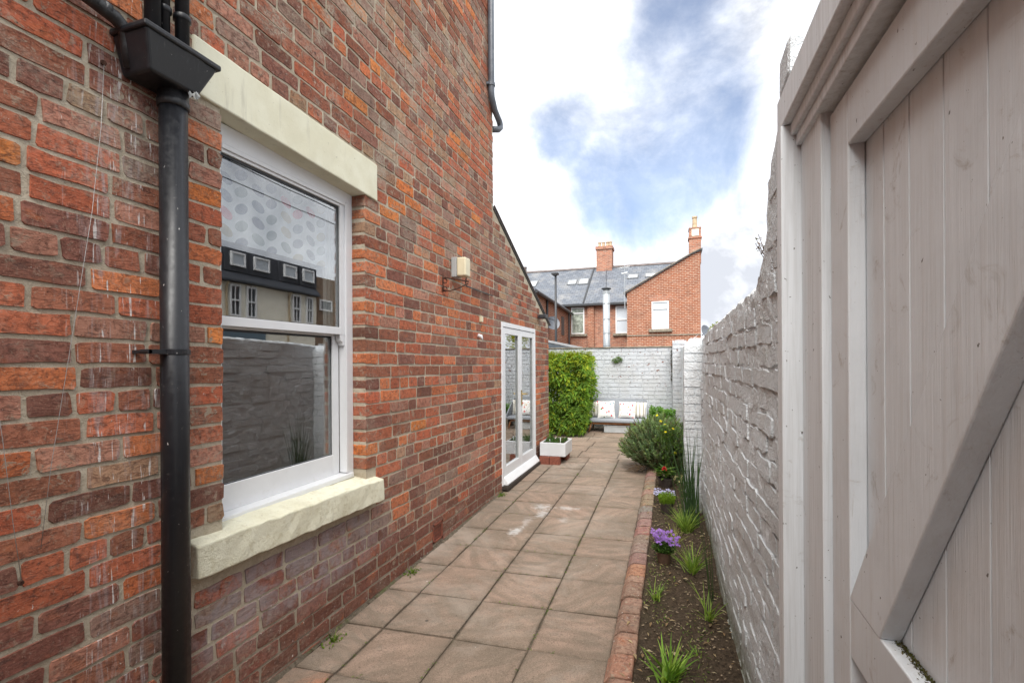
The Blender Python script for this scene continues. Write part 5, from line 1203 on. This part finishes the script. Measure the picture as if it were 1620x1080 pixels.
def cushion(lab, x, y, z, s_, mat, rz, tilt):
    b = MB(); n = 12; vs = []
    for sgn in (1, -1):
        for j in range(n+1):
            for i in range(n+1):
                u, v = i/n*2-1, j/n*2-1; p = (1-u**4)*(1-v**4); k = 1-.07*(1-abs(v))**.8*abs(u)**3; k2 = 1-.07*(1-abs(u))**.8*abs(v)**3
                vs.append(Vector((u*s_/2*k2 if False else u*s_/2*(1-.06*(1-v*v)), sgn*.055*p**.55, v*s_/2*(1-.06*(1-u*u)))))
    K = n+1; fs = []
    for q in (0, 1):
        o = q*K*K; fs += [(o+j*K+i, o+j*K+i+1, o+(j+1)*K+i+1, o+(j+1)*K+i)[::(1 if q else -1)] for j in range(n) for i in range(n)]
    mtx = Matrix.Translation((x, y, z)) @ Matrix.Rotation(rz, 4, 'Z') @ Matrix.Rotation(tilt, 4, 'X'); b.add([mtx @ v for v in vs], fs)
    return tag(b.build('cushion', mat, smooth=True), lab, 'cushion', 'cushions on the bench')
zs = g0+.262
cushion('striped beige cushion at the left end of the bench', -1.50, 10.16, zs+.165, .33, 'stripe', .15, -.25)
cushion('white cushion with red flowers, left one of the two on the bench', -1.28, 10.05, zs+.17, .36, 'floral', .25, -.3)
cushion('white cushion with red flowers, right one of the two on the bench', -.86, 10.06, zs+.17, .34, 'floral', -.15, -.3)
cushion('striped beige cushion at the right end of the bench', -.64, 10.16, zs+.165, .33, 'stripe', -.15, -.25)
t = thing('storage_box', 'low pale grey box standing under the bench', 'box', (-1.05, 9.9, .147)); boxpart('box_body', 'box_grey', t, -1.29, -.80, 9.78, 10.02, g0, g0+.125, .006); boxpart('lid', 'box_grey', t, -1.30, -.79, 9.77, 10.03, g0+.126, g0+.142, .004)

# ------------------------------------------------------------------ far houses
def fwindow(parent, x0, x1, y, z0, z1, split=.5, mat='white_lamp', out=-1, fill='far_glass', sill=True, curtain=False):
    f = MB(); t = .055
    f.box(x0, x1, y-.05, y+.03, z0, z0+t); f.box(x0, x1, y-.05, y+.03, z1-t, z1); f.box(x0, x0+t, y-.049, y+.029, z0+t, z1-t); f.box(x1-t, x1, y-.049, y+.029, z0+t, z1-t); zm = z0+(z1-z0)*split; f.box(x0+t, x1-t, y-.055, y+.03, zm-.03, zm+.03)
    fo = f.build('window', mat, parent); p = MB(); p.box(x0+t, x1-t, y-.01, y, z0+t, zm-.03); p.box(x0+t, x1-t, y-.01, y, zm+.03, z1-t); p.build('pane', fill, fo)
    if sill: boxpart('sill', 'stone', parent, x0-.15, x1+.15, y-.13, y-.0, z0-.15, z0-.005, .01)
    return fo
m_simple('far_blind', 'drawn_blind', (.50, .55, .60), .25, .5, .06)
m_simple('far_curtain', 'net_curtain_glass', (.26, .29, .25), .2, .6, .5, 5)
YM = 29.0; EZ = 5.02
tb = thing('brick_terrace', 'long brick terrace with blue-grey slate roof and roof windows beyond the back wall', 'house', (-5, YM, .15))
b = MB()
b.prism_x([(YM, -.1), (YM+8.4, -.1), (YM+8.4, EZ), (YM+4.2, 7.80), (YM, EZ)], -16, 1.3); b.build('wall', 'far_brick_dark', tb, fix=True)
PITCH = (7.86-EZ-.02)/4.2
b = MB(); b.prism_x([(YM-.25, EZ-.12), (YM-.25, EZ+.0), (YM+4.2, 7.92), (YM+8.7, EZ+.0), (YM+8.7, EZ-.12), (YM+4.2, 7.80)], -16.2, 1.45); roof = b.build('roof', 'slate', tb, fix=True)
b = MB(); b.prism_x([(YM+4.05, 7.86), (YM+4.2, 8.0), (YM+4.35, 7.86)], -16.2, 1.45); b.build('ridge_tiles', 'ridge', tb, fix=True)
b = MB(); b.box(-16, -2.1, YM-.36, YM-.25, EZ-.16, EZ-.05); b.build('gutter', 'dark_metal', tb)
fwindow(tb, -5.74, -4.95, YM-.0, 3.21, 4.80, .78, fill='far_curtain'); fwindow(tb, -3.10, -2.36, YM, 3.19, 4.80, .5, fill='far_blind')
for x in (-5.34, -2.73): boxpart('window_lintel', 'stone', tb, x-.5, x+.5, YM-.03, YM+.05, 4.81, 4.96, .005)
boxpart('buttress', 'far_brick', tb, -4.74, -4.36, YM-.16, YM-.001, -.1, EZ-.17, .01)
def slope_z(y): return EZ+(7.92-EZ)*(y-(YM-.25))/4.45
def rooflight(parent, x, y, w_, h_):
    z = slope_z(y); dz = (7.92-EZ)/4.45; b = MB(); y1 = y+h_; e = .06
    P = lambda xx, yy, o: (xx, yy-o*.55, slope_z(yy)+o*.83)
    for (xa, xb, ya, yb) in ((x, x+.07, y, y1), (x+w_-.07, x+w_, y, y1), (x+.07, x+w_-.07, y, y+.06), (x+.07, x+w_-.07, y1-.06, y1)):
        b.hexa([P(xa, ya, -.01), P(xb, ya, -.01), P(xb, yb, -.01), P(xa, yb, -.01), P(xa, ya, e), P(xb, ya, e), P(xb, yb, e), P(xa, yb, e)])
    o = b.build('roof_window', 'lead', parent, fix=True); b = MB(); b.hexa([P(x+.07, y+.06, 0), P(x+w_-.07, y+.06, 0), P(x+w_-.07, y1-.06, 0), P(x+.07, y1-.06, 0)]+[P(x+.07, y+.06, .04), P(x+w_-.07, y+.06, .04), P(x+w_-.07, y1-.06, .04), P(x+.07, y1-.06, .04)]); b.build('pane', 'glass_sky', o, fix=True)
m_simple('glass_sky', 'sky_painted_glass', (.42, .46, .50), .12, .8, .1)  # mirrored sky is painted into the pale base colour of these panes
for (x, y, w_, h_) in ((-9.15, 31.05, .62, .80), (-6.45, 31.05, .62, .62), (-5.72, 31.0, .66, .74), (-2.62, 31.4, .66, .52), (-1.55, 31.45, .66, .50)): rooflight(tb, x, y, w_, h_)
ch = MB(); ch.box(-4.75, -3.72, 32.7, 33.7, 7.3, 9.05); ch.box(-4.81, -3.66, 32.64, 33.76, 9.051, 9.25); cho = ch.build('chimney', 'far_brick_dark', tb)
for x in (-4.58, -4.32, -4.05, -3.85): b = MB(); b.lathe((x, 33.1, 9.25), [(.11, 0), (.09, .28), (.12, .30), (.12, .36), (.08, .36)], 12); b.build('chimney_pot', 'pot_clay', cho)
boxpart('flashing', 'lead', tb, -4.82, -3.66, 32.55, 32.7, 7.20, 7.50, .01)
b = MB(); b.prism_x([(YM-.25, EZ+.02), (YM-.25, EZ+.06), (YM+4.2, 7.98), (YM+4.2, 7.93)], -5.02, -4.92); b.build('flashing', 'dark_metal', tb, fix=True)
b = MB(); b.prism_x([(YM-.25, EZ+.02), (YM-.25, EZ+.07), (YM+4.2, 7.99), (YM+4.2, 7.93)], -11.3, -11.18); b.build('flashing', 'white_lamp', tb, fix=True)
t = thing('ridge_chimney_pots', 'cluster of tiny dark pots on the terrace ridge at far left', 'chimney', (-10.4, 33.2, 7.9))
for x in (-10.9, -10.6, -10.1, -9.9): b = MB(); b.lathe((x, 33.2, 7.9), [(.12, 0), (.10, .3), (.13, .32), (.13, .42)], 10); b.build('chimney_pot', 'ridge', t)
# rear wing with its half gable
rg = thing('gabled_wing', 'orange brick rear wing with a half gable, one window and a tall end chimney', 'house', (-.3, 25, .15)); YG = 25.0
b = MB(); b.prism_y([(-2.11, -.1), (1.36, -.1), (1.36, 6.86), (.95, 6.70), (-2.11, 5.02)], YG, YM-.17); b.build('wall', 'far_brick', rg, fix=True)
b = MB(); b.prism_y([(-2.26, 5.00), (.95, 6.78), (1.46, 6.98), (1.46, 6.90), (.96, 6.70), (-2.26, 4.92)], YG-.08, YM+2.2); b.build('roof', 'slate', rg, fix=True)
b = MB(); b.prism_y([(-2.27, 5.005), (.95, 6.785), (1.40, 6.97), (1.40, 6.93), (.96, 6.745), (-2.27, 4.965)], YG-.12, YG-.081); b.build('verge', 'stone', rg, fix=True)
fwindow(rg, -.91, -.10, YG, 3.14, 4.50, .74, fill='far_blind'); boxpart('window_lintel', 'far_brick_dark', rg, -1.05, .04, YG-.012, YG+.02, 4.53, 4.80, 0)
boxpart('brick_band', 'stone', rg, -2.12, 1.37, YG-.03, YG, 2.80, 2.86, .005)
ch = MB(); ch.box(.86, 1.40, YG+.1, YG+.75, 6.3, 7.50); ch.box(.82, 1.44, YG+.06, YG+.79, 7.501, 7.58); ch.box(.86, 1.40, YG+.1, YG+.75, 7.581, 7.98); ch.box(.84, 1.42, YG+.08, YG+.77, 7.981, 8.03); cho = ch.build('chimney', 'far_brick_dark', rg)
b = MB(); b.lathe((1.13, YG+.4, 8.03), [(.13, 0), (.12, .1), (.105, .50), (.13, .52), (.13, .60), (.10, .60)], 14); b.build('chimney_pot', 'pot_clay', cho); boxpart('cement_patch', 'render', rg, .98, 1.30, YG+.085, YG+.1, 7.62, 7.94, .01)
# left rear wing seen along its side
lw = thing('left_rear_wing', 'narrow brick rear wing with dark gutter seen along its side, left of the terrace', 'house', (-6, 24, .15))
def lx(y): return -5.30-.48*(y-18.8)/10.2
b = MB(); b.add([(lx(18.8), 18.8, -.1), (lx(28.99), 28.99, -.1), (-9, 28.99, -.1), (-9, 18.8, -.1), (lx(18.8), 18.8, 4.42), (lx(28.99), 28.99, 4.42), (-9, 28.99, 4.42), (-9, 18.8, 4.42), (-7.2, 28.99, 5.5), (-7.2, 18.8, 5.5)], [(0, 1, 5, 4), (1, 2, 6, 8, 5), (2, 3, 7, 6), (3, 0, 4, 9, 7), (4, 5, 8, 9), (6, 7, 9, 8), (0, 3, 2, 1)]); b.build('wall', 'far_brick', lw, fix=True)
b = MB(); b.hexa([(lx(18.7)+.14, 18.65, 4.40), (lx(28.99)+.14, 28.85, 4.40), (-7.2, 28.85, 5.50), (-7.2, 18.65, 5.50), (lx(18.7)+.14, 18.65, 4.50), (lx(28.99)+.14, 28.85, 4.50), (-7.2, 28.85, 5.62), (-7.2, 18.65, 5.62)]); b.build('roof', 'slate', lw, fix=True)
b = MB(); b.tube([(lx(18.7)+.17, 18.7, 4.39), (lx(28.9)+.17, 28.7, 4.39)], .07, 8); b.tube([(lx(27)+.1, 27.5, 4.38), (lx(27)+.1, 27.5, .2)], .05, 8); b.tube([(lx(21.5)+.06, 21.5, 4.38), (lx(21.5)+.06, 21.5, .2)], .05, 8); b.build('gutter', 'dark_metal', lw)
boxpart('window', 'dark_metal', lw, lx(26)-.02, lx(26)+.035, 25.6, 26.3, 3.0, 4.0, .005)
# dishes, aerial, flue, lamp, glass roof
def dish(lab, c, r, face):
    t = thing('satellite_dish', lab, 'satellite dish', c, 'satellite dishes'); b = MB(); f = Vector(face).normalized(); u = f.orthogonal().normalized(); v = f.cross(u); c = Vector(c); vs = [c-f*.06]; seg = 20
    for rr0, o in ((.5, -.045), (1, 0)):
        for k in range(seg): a = 2*PI*k/seg; vs.append(c+(u*math.cos(a)+v*math.sin(a))*r*rr0+f*o)
    fs = [(0, 1+(k+1) % seg, 1+k) for k in range(seg)]+[(1+k, 1+(k+1) % seg, 1+seg+(k+1) % seg, 1+seg+k) for k in range(seg)]; b.add(vs, fs); b.build('dish', 'grey_pipe', t, smooth=True)
    b = MB(); b.tube([c-v*r*.8, c+f*r*.9], .012, 6); b.tube([c-f*.06, c-f*.25-Vector((0, 0, .1))], .02, 6); b.build('arm', 'dark_metal', t)
dish('grey satellite dish on the left rear wing beside the lamp post', (-5.20, 21.9, 3.35), .33, (.5, -.8, .3)); dish('dark satellite dish at the right corner of the gabled wing', (1.62, 25.2, 2.97), .34, (.7, -.6, .3))
t = thing('tv_aerial', 'thin television aerial mast in front of the slate roof', 'aerial', (-2.2, 24.8, 4.9)); b = MB(); b.tube([(-2.2, 24.85, 4.2), (-2.2, 24.85, 6.35)], .022, 6)
b.tube([(-2.45, 24.85, 6.25), (-1.95, 24.85, 6.30)], .012, 5)
for q in range(5): b.tube([(-2.42+q*.11, 24.70, 6.26+q*.01), (-2.42+q*.11, 25.0, 6.26+q*.01)], .008, 4)
b.tube([(-2.35, 24.85, 5.95), (-2.05, 24.85, 6.0)], .03, 5); b.build('mast', 'galv', t)
t = thing('steel_flue', 'tall shiny steel flue pipe with a cone cap behind the back wall', 'flue', (-1.73, 14.0, 0)); FX = -1.755
b = MB(); b.tube([(FX, 14, .15), (FX, 14, 3.62)], .098, 20); b.build('pipe', 'galv', t, smooth=True)
for z in (2.0, 2.35, 2.75, 3.2, 3.5): b = MB(); b.lathe((FX, 14, z), [(.099, 0), (.104, .004), (.104, .03), (.099, .034)], 20); b.build('joint_band', 'galv', t)
b = MB(); b.lathe((FX, 14, 3.62), [(.10, 0), (.14, .01), (.14, .03), (.02, .06)], 20); b.tube([(FX, 14, 3.66), (FX, 14, 4.15)], .008, 5); b.build('cap', 'dark_metal', t)
t = thing('street_lamp', 'slim dark street lamp post standing behind the hedge', 'street lamp', (-3.70, 16, .15)); b = MB(); b.tube([(-3.70, 16, .1), (-3.70, 16, 4.5)], [.05, .036], 10); b.build('post', 'dark_metal', t, smooth=True)
b = MB(); b.box(-3.83, -3.60, 15.9, 16.12, 4.50, 4.56); b.box(-3.78, -3.66, 15.92, 16.08, 4.46, 4.50); beveled(b.build('lamp_head', 'dark_metal', t), .01)
t = thing('glass_lean_to', 'low grey glazed lean-to roof just behind the hedge', 'lean-to', (-3.2, 12.5, .15))
b = MB(); b.add([(-3.9, 11.2, 2.25), (-3.9, 15.0, 2.25), (-2.1, 15.0, 1.85), (-2.1, 11.2, 1.85), (-3.9, 11.2, .1), (-3.9, 15.0, .1), (-2.1, 15.0, .1), (-2.1, 11.2, .1)], [(0, 1, 2, 3), (0, 3, 7, 4), (1, 5, 6, 2), (3, 2, 6, 7), (0, 4, 5, 1)]); b.build('glazing', 'dark_glassroof', t, fix=True)
for i in range(7): y = 11.25+i*.61; b = MB(); b.tube([(-3.9, y, 2.27), (-2.05, y, 1.862)], .022, 6); b.build('glazing_bar', 'lead', t)
wire([(1.25, 24.9, 2.83), (.35, 10.9, 1.95), (.05, 10.5, 1.83)], .008, 'white washing line sagging from the corner pier to the far house', 'white_lamp', 'washing_line')
# yellow shrub showing above the side wall
t = thing('yellow_shrub', 'bit of a yellow-green shrub showing over the side wall beside the gabled wing', 'shrub', (1.6, 17, .15)); b = MB(); rng = random.Random(2)
for i in range(900):
    p = sphere_pts(rng); b.leaf((1.55+p.x*.42, 17.0+p.y*.4, 2.35+p.z*.45), (p.x, -.5, p.z+.4), .09, .05, (.30*rng.uniform(.7, 1.2), .30, .02))
b.build('foliage', 'leaf', t, kind='stuff'); b = MB(); b.tube([(1.55, 17, .1), (1.55, 17, 2.3)], [.05, .02], 6); b.build('trunk', 'stem', t)

# ------------------------------------------------------------------ houses across the lane (seen mirrored in the window)
VX = 14.0
def across(name, lab, y0, y1, ez, rz_, mat):
    t = thing(name, lab, 'house', (VX+3, (y0+y1)/2, 0)); b = MB(); b.box(VX, VX+7, y0, y1, -.1, ez); b.build('wall', mat, t)
    return t
ac = across('cream_terrace', 'cream rendered terrace with dark dormers across the lane, mirrored in the window', 9.0, 21.25, 5.06, 6.6, 'render')
b = MB(); b.add([(VX-.02, 9.0, 5.07), (VX-.02, 21.25, 5.07), (VX+.05, 21.25, 6.55), (VX+.05, 9.0, 6.55), (VX+7, 21.25, 6.7), (VX+7, 9.0, 6.7), (VX+7, 21.25, 5.07), (VX+7, 9.0, 5.07)], [(0, 1, 2, 3), (3, 2, 4, 5), (0, 3, 5, 7), (1, 6, 4, 2), (0, 7, 6, 1)]); b.build('roof', 'slate_far', ac, fix=True)
b = MB(); b.prism_y([(VX-.30, 5.08), (VX-.30, 5.16), (VX-.03, 5.50), (VX-.03, 5.08)], 9.0, 21.3); b.build('lower_roof', 'slate_far', ac, fix=True)
def xwin(parent, y0, y1, z0, z1, x=VX, bars=True, frame='white_lamp', fill='far_glass', t=.08):
    f = MB(); f.box(x-.10, x-.003, y0, y1, z0, z0+t); f.box(x-.10, x-.003, y0, y1, z1-t, z1); f.box(x-.099, x-.003, y0, y0+t, z0+t, z1-t); f.box(x-.099, x-.003, y1-t, y1, z0+t, z1-t)
    if bars: zm = (z0+z1)/2; f.box(x-.105, x-.003, y0+t, y1-t, zm-.035, zm+.035); ym = (y0+y1)/2; f.box(x-.08, x-.003, ym-.02, ym+.02, z0+t, z1-t)
    o = f.build('window', frame, parent); p = MB(); p.box(x-.05, x-.006, y0+t, y1-t, z0+t, z1-t); p.build('pane', fill, o)
for i, (y0, y1) in enumerate([(12.6, 13.4), (14.2, 15.0), (15.91, 16.66), (17.13, 18.04), (18.94, 19.78), (20.22, 21.0)]):
    d = MB(); d.box(VX-.06, VX+.5, y0-.25, y1+.25, 5.55, 6.53); d.build('dormer', 'slate_far', ac); xwin(ac, y0, y1, 5.78, 6.40, VX-.06, False, fill='glass_sky')
for (y0, y1) in ((13.0, 13.6), (14.0, 14.6), (15.91, 16.46), (16.76, 17.31), (19.52, 20.04), (20.44, 20.91)): xwin(ac, y0, y1, 3.62, 4.98)
b = MB(); b.box(VX-.14, VX-.001, 9.0, 17.86, 2.62, 2.98); b.build('fascia', 'blue_paint', ac); boxpart('shopfront', 'blue_paint', ac, VX-.1, VX-.001, 9.0, 17.8, .1, 2.61, 0)
for (y0, y1) in ((13.6, 14.5), (16.07, 16.60), (16.66, 17.20), (17.25, 17.75)): xwin(ac, y0, y1, 1.2, 2.45, VX-.11, False)
for (y0, y1) in ((19.23, 19.65), (20.04, 20.49)): xwin(ac, y0, y1, 1.3, 2.40, VX, False)
b = MB(); b.box(VX-.06, VX-.001, 9.0, 21.2, 3.05, 3.15); b.build('string_course', 'render', ac)
for y in (15.75, 19.3): b = MB(); b.tube([(VX-.2, y, 5.05), (VX-.08, y, 4.85), (VX-.08, y, .1)], .045, 8); b.build('drainpipe', 'pot_clay', ac)
bb = across('brown_brick_block', 'brown brick building beyond the cream terrace across the lane', 21.26, 36, 6.2, 6.3, 'far_brick_brown')
for (y0, y1) in ((21.5, 22.5), (24, 25), (27, 28)): xwin(bb, y0, y1, 4.4, 5.0, VX, False); xwin(bb, y0, y1, 1.8, 2.6, VX, False)
# telephone wires over the lane
for i, (z, lab) in enumerate([(8.3, 'upper telephone wire over the lane, mirrored in the window'), (7.7, 'lower telephone wire over the lane, mirrored in the window')]):
    wire([(9.5, 5+q*4, z-.3*math.sin(q/7*PI)) for q in range(8)], .018, lab, 'dark_metal', 'telephone_wire')
